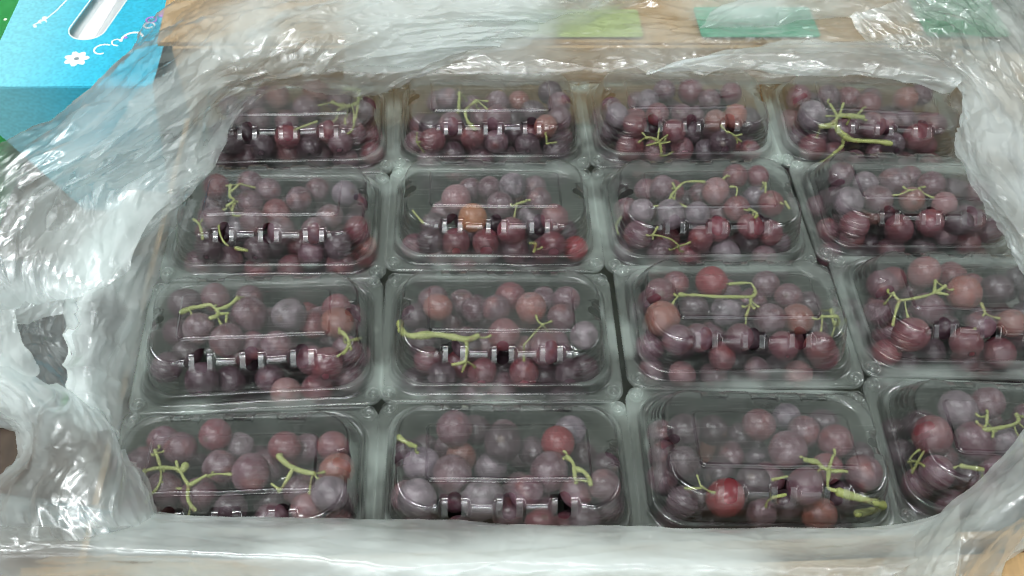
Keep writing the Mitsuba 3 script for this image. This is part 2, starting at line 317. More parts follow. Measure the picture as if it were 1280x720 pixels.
bprof = np.array([(.0052, .0004), (.0050, .0016), (.0044, .0026), (.0037, .0028), (.0031, .0022), (.0028, .0008), (.0022, .0006), (.0016, .0014), (.0008, .0019), (.00005, .0020)])
def button_mesh(cx, cy):
    a = np.linspace(0, 2 * np.pi, 25)[:-1]
    v = np.stack([cx + bprof[:, :1] * np.cos(a), cy + bprof[:, :1] * np.sin(a), np.broadcast_to(bprof[:, 1:], (len(bprof), 24))], -1).reshape(-1, 3)
    return trimesh.Trimesh(v, tris(grid_faces(len(bprof), 24, True)), process=False)

LIDS = [[mikit.ply(m, b, smooth=70) for m, b in zip(lid_mesh(11 + k), ('rim_sheen_plastic', 'clear_plastic'))] for k in range(4)]
TUB = mikit.ply(tub_mesh(), 'tub_plastic', smooth=60)
BUTTONS = [mikit.ply(button_mesh(sx * .0703, y), 'rim_sheen_plastic', smooth=40) for sx in (-1, 1) for y in (.0464, -.0466)]

PLACES = [[-0.2289, 0.1537, 0.0196], [-0.0765, 0.1567, -0.0065], [0.0747, 0.1562, 0.0005], [0.2281, 0.153, -0.0751], [-0.231, 0.0481, -0.0185], [-0.0788, 0.0517, -0.0254], [0.0736, 0.0507, 0.0036], [0.2292, 0.0547, -0.0336],
          [-0.2324, -0.0574, 0.0298], [-0.0798, -0.0553, -0.0276], [0.0776, -0.0508, -0.0299], [0.2318, -0.0478, -0.038], [-0.2335, -0.1617, -0.0047], [-0.0817, -0.1608, -0.0327], [0.0705, -0.1576, -0.0431], [0.2234, -0.1551, -0.0828]]

# fruit of each pack, in its own frame: colour letter, then x y z radius in tenths of a millimetre; stems: radius in hundredths, then points
FRUIT = {
    (3, 0): ('m76 -11 158 110,b527 -170 189 100,m-391 -84 139 100,k-455 -115 -31 94,o547 10 122 100,m-105 50 126 100,k393 -198 70 92,m-334 148 182 94,r-145 224 195 94,r251 144 173 92,p-13 -219 135 92,m138 111 23 92,r514 186 91 92,m330 -50 11 92,m-538 33 -60 92,b-26 206 74 92,m-455 233 124 92,m356 213 31 92,m-149 -139 -88 95,m195 -250 13 108,p8 -249 -96 101,m-158 111 -50 103,p161 -76 -73 99,m-550 -299 -53 94,r552 -255 -31 94,r-256 -316 62 95,m-474 227 -58 99,m503 158 -89 98,m-306 -21 -65 96,m-317 -246 -98 97,m-203 -116 127 98,p556 -57 -67 103,m393 -356 -94 97,m-524 -258 145 101,m-545 71 148 96,r217 222 -97 97,p374 -309 -278 102,p-227 -84 -387 100,p280 296 -284 110,p29 111 -254 95,p439 217 -399 94,p21 -160 -364 111,p11 328 -292 106,p-99 -20 -232 99,p-532 -66 -345 96,p-235 124 -357 104,p-324 222 -200 109,p329 -136 -362 106,p-404 -227 -277 97,p507 -38 -362 105,p304 59 -353 98,p334 87 -126 96,p-101 -307 -254 102,p-503 295 -290 96,m317 -172 -143 101,p152 -303 -354 95,p-406 35 -248 103,p-277 332 -374 96,p481 312 -207 104,p556 -189 -226 97,p-148 351 -167 99,p-507 123 -394 100,p-250 -284 -371 96',
             '95:-454 105 240 -408 0 240 -386 -93 240 -406 -147 240;147:-482 -31 260 -406 -8 240 -306 -25 240 -261 -83 240 -234 -125 240 -224 -201 240 -172 -281 260;120:-306 -25 240 -321 25 240;118:-234 -125 240 -142 -68 240;226:-267 -5 240 -281 -33 240;184:239 37 240 325 -31 240 439 -70 240;130:325 -31 240 284 -121 240 260 -183 240;90:258 -162 240 212 -126 240'),
    (3, 1): ('b-143 -244 160 118,b-504 -253 181 112,m-313 -84 155 112,m237 -72 155 112,p-22 121 157 112,b-489 6 114 105,m-303 208 179 108,b-91 48 -10 99,R298 112 172 99,p584 42 34 83,o-263 111 26 92,r179 -341 52 92,p431 -337 67 92,m102 -211 174 92,m388 -178 112 92,p161 119 62 92,m539 -180 190 92,m204 -189 -23 92,p-177 278 58 92,p453 135 8 92,b384 238 106 92,m-301 -125 -29 92,m-8 263 30 92,p416 -86 -54 97,m72 -51 -81 101,m-254 -328 -80 105,p-572 151 -19 97,m-1 -254 17 95,m-489 -291 -45 95,r-464 4 -90 97,m109 192 -97 99,m-573 -127 -17 97,p578 -186 -36 101,r275 42 -83 98,m-105 -120 -97 97,m-326 239 -94 100,r337 -298 -98 99,p136 -202 -314 109,p-127 -223 -280 107,p474 5 -347 108,p28 98 -293 110,p-168 185 -177 94,m463 135 -180 101,p390 335 -237 96,p-451 -4 -331 106,m507 -334 -206 97,p366 -193 -278 101,p-150 206 -363 105,p-329 -238 -299 100,p-523 181 -336 103,p326 145 -355 104,p-524 -177 -265 98,p51 -331 -154 108,p192 -14 -323 96,r306 229 -109 100,p-353 278 -370 95,p29 332 -218 99,p-108 -32 -358 102,p-270 60 -383 97,p228 318 -336 105,p-254 6 -195 108,p511 323 -389 101,p554 -140 -230 102,p-492 281 -174 96',
             '197:-617 115 230 -570 72 250 -517 29 260;130:336 -20 240 370 -79 240 371 -165 240;168:375 -100 240 430 -137 240 456 -208 240'),
    (3, 2): ('m523 -174 185 107,R-278 -293 97 111,o286 -335 -13 106,m126 -10 151 114,m174 -249 168 106,p-107 -201 120 102,p-269 -106 32 99,r418 45 167 102,m-61 -347 9 92,p-479 104 175 99,p-519 -304 60 92,p-520 -122 199 92,p445 -239 32 92,m-175 42 -4 92,m260 133 128 97,r-20 151 171 97,p-302 114 163 92,b204 280 52 92,p103 -282 -1 92,p-382 -229 -48 92,m-591 -93 -47 92,p558 -21 109 92,p-82 186 -26 92,b26 102 -127 92,m-568 74 -62 92,o-274 127 -118 92,m-541 270 -137 92,p411 219 86 92,m246 -114 -67 95,r493 117 -84 107,m-128 -206 -91 98,r311 224 -79 97,m-421 163 -16 97,m554 -95 -85 104,m26 -115 12 97,p-404 -14 -96 98,r336 -119 131 94,p499 -194 -386 105,p-283 335 -281 100,p282 89 -389 100,p-448 -170 -328 97,p225 -223 -312 102,p-270 -274 -251 111,p-28 79 -340 102,p492 301 -299 97,p-164 -74 -371 104,p485 19 -266 109,p-2 -146 -252 107,m206 144 -219 105,p-461 256 -325 111,p78 305 -340 96,p33 -285 -398 94,p450 -340 -225 102,p-254 125 -349 106,p-520 32 -276 108,p-521 -291 -206 100,p-144 -17 -177 101,p-76 249 -254 96,r114 -350 -218 95,p-80 -341 -232 99,p296 313 -287 97,p137 -49 -381 110,p293 -37 -226 99',
             '154:181 -126 240 246 -133 240 263 -178 240 300 -193 240 267 -308 260 302 -334 255;126:300 -193 240 350 -94 240;112:300 -193 240 378 -200 240;109:-39 -266 260 43 -251 260;122:-49 -363 225 22 -349 240;80:-469 -254 260 -452 -312 260;80:-539 -316 240 -453 -319 260;277:328 -334 255 400 -362 255 499 -379 220 660 -272 -15;240:448 -406 150 660 -289 -40'),
    (3, 3): ('r-495 -9 154 119,m-230 -16 120 119,b-275 198 134 119,m-527 -252 145 103,m56 -142 164 103,m-99 233 172 102,m-240 -324 78 95,m-574 -229 -35 95,p-267 -196 -40 95,p-84 -309 173 95,r217 9 167 103,m-114 -152 33 95,b-33 11 93 95,m152 172 115 95,m-388 -63 -1 92,p-600 8 -80 92,p251 -121 -48 100,p-460 173 -10 103,m333 180 -51 94,m529 76 -3 107,m250 -268 112 97,p454 -157 -15 101,m98 105 -55 96,p109 -301 -95 100,m-83 149 -58 102,r20 -71 -83 97,p389 -325 -76 97,m-281 177 -81 99,p393 190 139 104,p-192 -9 -95 104,m437 -240 157 100,p494 -45 156 96,p-77 -301 -69 94,m-385 -340 -75 97,p407 -225 -372 108,p-513 290 -282 100,p142 -163 -240 99,p284 314 -268 100,p85 -303 -368 97,p-324 -166 -370 106,m542 -277 -196 111,r438 -13 -207 96,p-427 -125 -193 102,p-147 -70 -341 102,p-221 250 -304 103,p489 218 -206 109,p205 45 -363 99,p-122 -271 -272 102,p15 123 -343 106,p-391 103 -388 95,m58 329 -171 101,p-557 -337 -226 95,p499 331 -385 95,p274 -347 -236 101,p-133 348 -164 95,p381 130 -361 107,p-535 -172 -357 101,p-523 38 -265 109,p221 17 -179 99,p-34 309 -366 95,p522 -34 -386 98',
             '108:-246 46 240 -213 15 240 -176 91 240;139:-218 -2 240 -109 12 240 4 58 240 15 117 240;109:-157 -7 240 -188 -65 240;106:-649 -154 90 -635 -201 155 -619 -248 210;105:-635 -201 155 -612 -166 230;105:-635 -201 155 -645 -225 90;164:-435 -277 260 -310 -286 260'),
    (2, 0): ('m-72 92 148 119,p-337 -326 48 107,k157 -350 -95 101,b178 74 153 114,r429 -315 140 101,m-189 -113 164 105,p-544 -259 102 94,m-368 -14 167 101,m119 -183 169 97,m320 -207 46 94,o488 -21 176 101,m42 -213 -122 92,p-184 -271 -43 92,m-44 -80 57 92,r472 151 123 92,m-284 208 199 92,r319 90 28 92,m606 -105 -69 83,m-94 280 91 92,p-452 -108 41 92,m543 -182 104 92,r-212 188 -77 98,p175 227 4 94,m-410 222 -38 94,m555 199 -58 101,m129 41 -84 101,m541 -267 -65 101,p-477 208 147 107,p448 21 -88 101,r-163 -23 -78 103,m6 237 -98 98,r352 -348 -67 101,m347 227 -98 98,p280 -80 -80 97,p298 -26 -339 108,p-141 -247 -361 106,p535 249 -296 104,p-46 160 -320 102,p-530 293 -321 102,p-264 293 -369 110,p-2 -64 -383 97,p423 -175 -213 104,r235 347 -195 103,p211 -310 -333 110,p344 299 -377 107,p110 317 -377 95,p-167 -3 -301 104,m-362 322 -191 96,p523 36 -283 102,p152 125 -317 107,p440 -319 -363 106,p-253 -181 -198 99,m-122 331 -200 95,m-579 206 -126 100,p498 -134 -387 100',
             '163:-469 62 240 -387 107 240 -298 106 240 -257 78 240 -134 156 260;149:-257 78 240 -240 35 240 -286 -4 240;135:-241 44 240 -177 32 240;94:-189 24 240 -185 -42 240;142:525 -173 260 569 -240 250 533 -313 245;116:569 -240 250 636 -129 155;116:569 -240 250 581 -277 235'),
    (2, 1): ('r143 -337 42 96,m264 -262 192 100,r18 -127 162 103,m355 -155 73 100,p-373 -347 14 92,o200 85 165 103,r-465 -205 -8 93,m-28 72 171 96,r-122 -340 48 92,p421 -343 49 92,b522 -165 200 92,m388 -8 177 92,p538 -252 -33 92,o-403 83 177 92,p-508 -38 -35 92,m-162 140 78 92,m-247 266 0 92,m-99 -114 21 92,p-223 -196 148 92,m291 216 81 92,m-301 231 -161 92,m434 158 160 92,r28 14 -14 100,r157 -133 -8 102,p-553 205 -83 99,r72 233 90 107,r178 185 -94 104,r295 27 -79 95,m0 -356 -100 105,r-248 -194 -66 105,m-97 193 -87 104,m-439 237 63 97,m-220 0 -64 94,p281 -270 -72 97,p250 -158 -331 102,p-429 176 -301 95,p273 78 -340 106,p51 39 -375 100,p-4 251 -327 99,p-276 -312 -306 96,p33 -142 -201 99,p67 -314 -295 103,p-551 -219 -247 108,p-341 -39 -358 95,p-506 34 -225 94,p-180 39 -281 102,p303 276 -255 107,p-15 -146 -387 95,p396 -343 -211 105,p-170 -148 -239 101,p-382 -114 -184 95,p-215 234 -346 105,p518 -250 -395 95,m-188 -360 -138 95,p-145 361 -169 95,p100 344 -201 97,p-385 -347 -165 95,p-531 335 -279 97',
             '259:-646 4 110 -545 -207 260 -422 -196 240 -285 -227 260 -224 -235 260 -149 -204 240;136:-224 -235 260 -218 -313 260 -224 -371 215 -309 -386 205;98:-224 -371 215 -248 -411 145;62:134 -283 260 215 -172 240 256 -108 240'),
    (2, 2): ('o-522 -92 160 118,r470 -309 127 104,b-73 -2 127 111,k371 -358 -99 97,m181 -101 164 104,o373 -87 147 104,m-583 -168 -37 97,k-389 -361 -92 92,m-456 -296 195 97,R-153 201 184 108,m-566 -263 -183 92,r-511 116 175 104,p-299 14 138 100,r224 -319 161 92,m95 -353 -59 92,m354 101 144 97,m234 235 116 97,m-301 -227 128 92,m-57 -281 197 92,r-149 -324 59 92,m-180 -350 -108 92,r-382 234 123 92,p510 107 63 92,m387 125 -73 100,m-316 70 -76 106,p542 -39 -43 97,r354 -122 -46 98,m-169 -68 -33 99,m-13 238 21 106,p101 -51 -50 105,m191 238 -72 107,m-518 222 -44 101,p-354 -137 -59 96,p-25 -187 47 96,r561 -243 -41 104,p-133 139 -93 96,m109 85 96 105,m-510 12 -37 104,m566 177 -97 96,p110 93 -296 104,p-174 -201 -380 109,p528 259 -386 105,p-272 295 -295 101,p26 -155 -219 109,p-421 185 -223 106,p536 -266 -298 111,p230 -324 -365 102,p281 -4 -208 112,p315 159 -354 99,p-53 284 -314 107,p-403 -147 -358 95,p-296 41 -297 101,p371 331 -288 98,p517 -58 -320 97,p177 336 -289 99,p305 -210 -224 100,p-495 45 -385 95,p-440 -336 -304 99,p174 -105 -349 95,p-76 54 -353 99,p362 -171 -394 95,p-539 330 -305 100,p-561 -67 -224 95,p-9 -326 -394 99,p489 121 -252 95,p-17 -344 -198 98',
             '136:-401 43 240 -279 44 240 -148 14 240 58 22 240 109 72 240 80 135 240 -58 134 240;111:73 28 240 53 -43 240 65 -86 240;110:44 -52 240 -1 -146 240;139:488 -161 260 572 -162 250 660 -35 40 660 19 40 660 73 40;116:660 -35 40 660 -61 40'),
    (2, 3): ('r-450 -298 146 115,r184 -332 5 110,o21 64 149 117,r-73 -323 98 103,m-262 -66 134 110,r-546 -301 -45 95,k-222 213 182 110,m456 -230 177 95,p243 87 168 103,m-536 109 162 103,p434 -343 43 92,r16 259 92 103,m428 -188 -27 92,m53 -201 135 92,o234 -215 176 92,m-253 -5 -48 92,p457 -32 39 92,m-569 -40 56 92,r545 107 86 92,p-122 -128 21 92,p427 168 181 92,r183 220 34 92,m-454 118 -74 103,m-240 233 -30 101,m-51 79 -79 94,m151 -24 -9 97,p-206 -249 -90 94,m-465 -111 -82 106,p419 229 9 96,r346 62 -88 104,p594 31 -88 96,m-4 -331 -100 99,r-395 234 79 94,p58 -153 -96 95,p-295 88 -390 100,p162 -125 -348 102,p501 -295 -154 94,p-538 -190 -253 96,p-131 261 -215 109,p381 279 -355 109,p-406 -81 -352 101,p-214 -195 -270 102,p95 183 -364 101,p353 -247 -368 101,p483 -49 -244 95,p-400 227 -251 108,p219 325 -224 104,p-25 -236 -375 107,p-74 65 -390 104,p543 -234 -331 99,p-439 -276 -392 101,p245 71 -282 100,p539 135 -350 96,m406 289 -162 95,p-533 66 -302 98,p325 -170 -177 99,p-393 -320 -146 100,p134 135 -137 95,p-127 -17 -221 102,r161 -273 -209 103,p-536 319 -368 97,p-261 324 -389 96,p328 -356 -168 98',
             '127:-537 -46 260 -505 -97 260 -406 -79 240 -301 -43 240 -219 1 240 -154 37 240;127:-505 -97 260 -569 -216 250 -599 -292 220;115:-236 -8 240 -211 81 240;115:-225 -16 240 -165 -42 240;131:39 -117 240 43 -185 240'),
    (1, 0): ('r557 -133 72 101,o606 -138 -77 85,m56 -239 181 94,m-189 30 169 97,m285 -239 181 92,R566 -103 -233 92,b463 130 174 94,m-84 173 159 94,m373 -91 160 92,r-440 185 193 92,m-482 174 28 92,m146 72 174 92,m248 -306 27 92,m263 196 147 92,m-146 -145 177 92,m-415 -127 179 92,m-220 255 155 92,b-272 -94 71 92,p-110 -332 94 92,p-435 -326 108 92,p-37 -205 -3 92,r149 -142 -61 107,m-528 -309 -67 100,m106 219 20 94,m-483 -78 -2 106,r-134 202 -18 96,p294 176 -94 106,p436 -294 96 97,p533 48 -38 95,m-331 -272 -74 95,m12 32 -92 95,m-271 26 -66 100,r375 -58 -51 96,r433 -306 -95 100,r-129 -352 -90 97,m-329 218 -64 99,r-9 -20 119 106,m505 231 -42 97,r97 -347 -90 98,p172 325 -312 108,p50 -151 -371 96,p-24 129 -275 103,p-467 100 -273 94,p215 13 -370 103,p-85 -96 -241 94,p385 -273 -324 104,p-253 -212 -334 106,p-537 -117 -332 98,p-182 316 -231 105,p421 308 -229 96,p-304 6 -353 109,p-497 316 -328 95,p504 81 -242 97,p122 -321 -288 107,p230 -176 -381 98,p-436 -286 -227 97,r-546 224 -145 100,m-366 -88 -180 97,p475 221 -394 98,p-332 235 -366 96,p355 -68 -242 98,p-60 291 -387 105,p-89 -327 -296 102,p566 -352 -236 96,p2 349 -182 95',
             '138:-329 145 240 -322 50 240 -280 -15 240 -325 -61 240;96:-316 97 240 -262 148 255;108:-280 -15 240 -279 -116 240;107:-519 -208 260 -462 -288 260 -441 -364 240;93:-473 -261 260 -468 -197 240;92:-340 -279 260 -310 -363 220 -273 -391 195;157:-224 -403 180 -150 -407 175'),
    (1, 1): ('r-272 -327 73 100,r-62 -327 74 100,r111 -308 168 100,k-272 13 161 107,O-154 -177 164 102,r420 -180 170 100,R579 -265 -48 94,r404 -338 68 94,m40 -53 171 96,b134 148 174 96,p-448 -310 74 92,m316 -10 178 92,p-432 -139 49 92,b264 -29 17 92,m296 184 114 92,m-27 182 113 92,m-564 -254 -44 92,m-361 41 1 92,m-171 -149 -17 92,p343 5 -134 92,m-169 243 36 92,m-90 253 -119 92,p9 22 -75 103,m141 -235 -100 108,r184 202 -77 98,r377 -236 -96 107,p510 -96 -53 98,m-185 46 -91 97,m-389 -280 -92 94,m-53 -263 -99 95,p-225 -201 -240 104,p-481 -67 -332 111,p-68 -215 -396 98,p284 -168 -343 109,p-156 138 -321 100,p58 312 -376 97,p-499 -339 -266 96,p152 138 -312 95,p501 -173 -383 98,p-15 -108 -238 100,p105 -304 -328 94,m-425 -100 -127 98,p-249 -49 -360 98,r168 -8 -190 100,p215 347 -254 99,r-212 -346 -121 96,p545 -310 -250 110,p-7 27 -372 100,p-194 328 -269 107,p272 -339 -224 100',
             '106:155 -112 240 223 -74 240;91:-569 -192 250 -495 -319 250;103:238 -407 160 277 -411 145 267 -421 80'),
    (1, 2): ('b131 -338 -39 104,m-519 -271 102 104,r-157 -345 -43 97,b-270 -131 162 104,k101 88 167 104,r484 -42 162 97,r297 -230 125 92,m418 -353 -70 92,m-361 -345 2 92,m-280 133 160 97,b-84 -147 174 92,b-478 -109 173 92,m-557 4 73 92,r-82 -331 115 92,r456 -235 60 92,m-372 236 46 92,r219 -82 160 92,m147 17 6 92,b417 105 88 92,r269 215 196 92,p323 -210 -61 92,r432 199 207 83,r61 -234 107 92,m35 192 32 92,m-186 45 1 103,m562 181 -96 104,r-182 233 25 97,m-452 -91 -72 100,m-30 -209 -95 103,m251 236 -45 105,p-579 -269 -88 100,m-473 117 -92 98,p449 -69 -25 95,r-255 -147 -93 98,p558 -199 -91 95,p8 -309 -318 105,p-204 79 -229 109,p25 -106 -293 106,m367 -88 -202 111,p-159 292 -302 99,p-284 -213 -324 103,m137 90 -187 111,p259 251 -310 110,p-389 309 -316 111,p2 288 -393 96,p360 -288 -333 104,p514 156 -392 97,p-419 -4 -251 103,m432 288 -202 95,p124 106 -396 95,p-1 333 -190 101,p367 26 -385 96,p550 -72 -279 95,p-494 -238 -324 104,p184 -227 -380 97,p213 -347 -213 99,r-327 -345 -184 101,p558 -350 -254 94,p-526 142 -344 107,p168 -183 -143 94,p364 113 -164 96,p-155 -38 -385 104,r-307 223 -141 96',
             '109:-277 -58 240 -211 47 240 -132 105 240 8 112 240;96:-211 47 240 -228 107 240;98:154 149 240 180 152 255;98:191 59 240 228 38 240 213 -30 240;99:453 83 240 430 -15 240;123:274 -184 240 324 -204 240 291 -270 260;97:543 -125 260 565 -177 255;79:-450 -387 230 -333 -392 195 -260 -413 130;92:-450 -387 230 -416 -354 260;79:-450 -387 230 -445 -402 180;80:-633 -163 165 -654 -157 65 -646 -233 85'),
    (1, 3): ('b-490 -90 161 112,m-86 130 151 115,m-269 -69 163 108,r-161 -316 113 101,r-486 -296 126 101,r78 -266 121 101,m179 83 163 104,p256 -315 174 94,o-239 -21 -15 94,o2 -46 144 94,m406 -247 125 92,k208 -132 176 92,p355 83 119 92,m-595 122 -104 92,m230 -264 8 92,b-306 113 154 92,m-91 19 -92 92,m83 228 109 92,r-442 -256 -47 92,p-513 66 47 92,m463 -66 -6 95,m-70 -172 -57 101,m259 112 -87 103,p-414 -24 -92 100,m-161 -333 -91 98,r410 -298 -52 97,m500 200 -29 101,m229 -102 -94 100,p-333 236 -29 105,p-60 222 -93 95,m573 -232 9 96,p88 -329 -99 97,m97 30 -17 95,r-575 -129 -99 95,r549 64 108 98,m-460 213 140 100,p-131 -320 -288 95,p-182 -80 -336 107,p493 261 -300 111,p382 -77 -233 108,p9 334 -220 96,p-498 -278 -376 111,p257 243 -260 94,p-504 150 -322 95,p21 112 -294 96,p-206 339 -247 105,r521 -281 -214 99,p129 -205 -332 100,p-322 -197 -262 97,p-273 152 -358 104,p-439 -76 -379 100,p523 58 -358 101,p-90 277 -390 94,p369 -305 -379 97,p213 30 -307 106,p239 -326 -242 97,m560 34 -125 96,p-428 341 -256 101,p496 -171 -396 95,p46 -70 -211 103,m-574 -285 -196 95',
             '86:-62 -55 240 26 -31 240'),
    (0, 0): ('m98 41 161 106,o170 217 188 99,o-122 153 183 93,m-245 -98 175 92,r-237 255 105 92,p133 -332 87 92,p-212 -329 109 92,m370 -328 123 92,p-437 -323 142 92,r-20 -307 177 92,m470 -188 94 92,p-358 -106 47 92,m-38 -131 174 92,m-431 53 56 92,m-507 209 55 92,r270 -189 116 92,m-306 70 177 92,r508 223 -55 100,m-352 -287 -30 96,r409 -22 28 105,m-101 -18 -77 97,m283 125 -74 102,p-241 -141 -93 102,r586 -214 -85 94,m357 139 146 102,m182 -221 -89 103,r-35 -251 -15 108,p-7 185 -12 108,p-524 -159 103 100,m-538 25 -85 97,m389 -279 -95 105,p-234 208 -98 108,m121 -50 -15 98,m-547 -303 -42 97,m544 84 114 95,p-374 -75 -234 110,p444 -245 -386 97,p-75 -200 -240 111,p235 20 -242 103,p-508 280 -270 106,p-188 45 -332 108,p492 -91 -269 109,p-255 -206 -384 101,p411 240 -284 111,p-545 -206 -281 97,p59 -34 -365 98,p-290 318 -274 107,p-22 154 -299 100,p232 -303 -360 108,p64 339 -193 99,p250 147 -383 96,p-529 35 -307 99,p239 275 -197 96,p-303 -345 -212 94,r573 49 -143 98,p93 -355 -211 97,p72 295 -391 96,p-443 -331 -379 97,p-399 134 -187 95,p541 -353 -199 98,p315 -104 -392 100,p-115 317 -352 95',
             '186:310 12 240 406 -29 240 503 -38 260 511 134 260 390 157 260;111:503 -38 260 494 -168 260 479 -277 260;111:406 -29 240 350 -102 240;108:60 -318 260 206 -251 260;97:411 -196 240 415 -275 260'),
    (0, 1): ('m53 -126 158 109,r-451 -319 113 96,m33 -328 102 92,r-148 -320 144 92,m-313 -206 177 92,m-335 92 176 92,o413 -263 198 92,m533 -141 169 92,p184 -145 27 92,p181 27 16 92,o239 175 77 92,r333 -79 -30 92,m540 29 176 92,r-287 -110 32 92,m-412 196 61 92,r56 60 -95 92,m-68 -14 67 92,p271 -337 76 92,m-140 142 55 92,m61 64 166 92,p550 102 -38 95,m-476 -335 -73 102,r-117 -125 -81 107,p513 -263 -49 105,p-279 79 -81 106,p487 202 149 98,p141 -344 -60 97,r281 215 -98 98,p-456 -48 25 99,m-81 -333 -68 106,p-299 -341 -1 95,m-540 96 -99 103,m310 -263 -86 100,m565 -71 -89 97,r64 231 -3 108,p332 -41 150 98,m-585 -158 -49 96,p-157 203 -360 96,p449 -196 -342 102,p-89 -249 -333 110,p494 53 -221 97,p77 79 -301 110,p249 -321 -307 98,p292 67 -366 101,p-406 103 -347 101,p-455 -286 -384 109,p412 258 -321 112,p-465 329 -296 108,p532 -336 -250 96,p-411 -140 -246 98,r-266 -325 -203 102,p96 -149 -210 108,p-279 317 -198 111,p-308 -54 -390 101,p-128 23 -244 96,m-39 274 -187 103,p203 256 -376 104,p252 -129 -373 100,p27 -98 -389 97,p534 228 -166 96,p242 -9 -185 104,p-517 -85 -387 96',
             '130:-239 91 240 -250 -128 240;154:-108 0 240 -187 -108 240 -200 -147 240 -132 -354 260;87:408 -393 220 412 -412 140;87:411 -411 155 487 -400 145;75:-566 -340 195 -574 -352 125'),
    (0, 2): ('r-435 -324 15 112,p293 -325 58 106,r-28 -348 23 92,r529 -320 -33 92,o253 -173 152 92,r-208 -118 176 92,b-536 -147 195 92,b-260 48 173 92,r-414 -271 199 92,b189 -264 -78 92,k-243 -347 0 92,o418 -123 159 92,r-111 -315 169 92,m242 61 175 92,r430 140 177 92,m-16 -130 177 92,p-582 -83 -5 92,p71 -152 29 92,m-109 172 180 92,m180 65 15 92,p-215 -70 14 92,m-305 173 65 92,m547 105 -84 104,p-14 186 -35 97,m-518 148 14 100,p346 225 34 104,m-358 -84 -87 95,m312 -8 -89 97,r114 196 157 105,p-20 14 68 100,r404 -197 -98 101,p555 -49 53 107,m-197 238 -80 96,r-375 -103 115 95,m-57 -122 -98 102,m179 217 -91 96,p-434 -291 -380 108,p64 66 -197 105,r-346 254 -206 109,p-179 51 -329 98,p489 -241 -373 97,p263 128 -376 95,p202 -110 -296 96,p270 -335 -223 95,m-58 -317 -172 94,p372 304 -238 106,p144 304 -278 112,p-388 43 -242 95,p428 -42 -378 109,p-170 -273 -333 102,p-525 -92 -317 105,p542 -348 -221 94,p-70 296 -262 109,p-486 -272 -183 106,p73 -218 -389 97,m-185 35 -137 98,r-563 252 -165 95,p528 252 -361 96,p558 -67 -166 98,p-518 301 -372 105,p10 111 -377 98,p-283 -143 -263 95,r-574 63 -193 96,p-253 237 -388 106,p411 107 -243 99,r-300 -341 -175 102',
             '127:-342 -401 180 -252 -404 165 -235 -414 125 -209 -433 25;89:-252 -404 165 -242 -354 235;89:-237 -413 140 -155 -414 140;89:-239 -411 155 -181 -402 195;89:-237 -413 140 -334 -415 110;90:289 -382 205 354 -397 185 374 -415 135;91:354 -397 185 399 -395 215;91:354 -397 185 405 -408 145'),
    (0, 3): ('b-478 -105 158 119,r343 -256 113 113,r-569 45 -41 113,r-482 -325 20 105,m-19 -190 155 105,m-123 -357 -79 92,p135 -332 96 92,r3 53 172 98,p-450 91 -185 92,o326 144 170 98,m495 -150 159 92,m140 -104 119 92,m-311 128 176 92,m474 215 167 92,r-125 170 135 92,m300 -51 102 92,r478 -178 -35 95,m-395 230 7 101,m398 168 -97 99,r-164 222 -88 104,r498 27 5 102,m-229 -177 60 106,m83 -261 -67 97,p143 -56 -65 104,m-56 1 -67 106,m70 207 86 102,p-277 65 -22 95,m187 207 -93 100,m266 -349 -88 103,m-386 -133 -84 106,r-538 152 132 99,m-299 -332 -35 94,m343 -41 -96 97,r492 -357 -83 95,p-128 -162 -272 108,p183 85 -300 99,p-325 28 -299 99,p35 -20 -359 102,p425 246 -354 97,p333 -147 -325 104,p467 65 -342 100,p-450 179 -385 104,p242 275 -380 100,p-41 320 -343 103,p491 -272 -370 97,p-509 -301 -259 105,p-243 196 -348 97,p-480 -133 -386 95,p32 -328 -345 101,p-80 113 -244 95,p-316 -248 -390 96,m-367 277 -179 105,p357 343 -185 97,r68 335 -174 97,p534 -171 -221 100,p550 251 -206 95,p-249 -331 -218 98,p-562 250 -200 95,p-577 -158 -57 101,p114 -135 -231 95,p310 -334 -331 94,p-154 4 -384 98',
             '215:-478 -338 245 -383 -319 260 -323 -231 260 -130 -229 260;117:-323 -231 260 -352 -56 240;117:-301 -183 240 -245 -49 240;103:-200 -233 260 -115 -128 240;245:-383 -319 260 -326 -376 215 -201 -405 185 -71 -405 165 80 -410 160;188:-326 -376 215 -291 -410 140 -324 -426 80 -421 -443 -55'),
}
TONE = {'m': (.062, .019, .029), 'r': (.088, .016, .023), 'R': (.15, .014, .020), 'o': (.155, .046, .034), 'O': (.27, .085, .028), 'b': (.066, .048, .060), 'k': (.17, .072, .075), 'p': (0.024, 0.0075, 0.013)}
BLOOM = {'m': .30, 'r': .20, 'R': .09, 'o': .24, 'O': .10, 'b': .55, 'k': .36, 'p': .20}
ICO = [trimesh.creation.icosphere(subdivisions=k) for k in (2, 3)]
ROWS = ['back row', 'second row from the back', 'third row from the back', 'front row']
COLS = ['leftmost', 'second from the left', 'third from the left', 'rightmost']
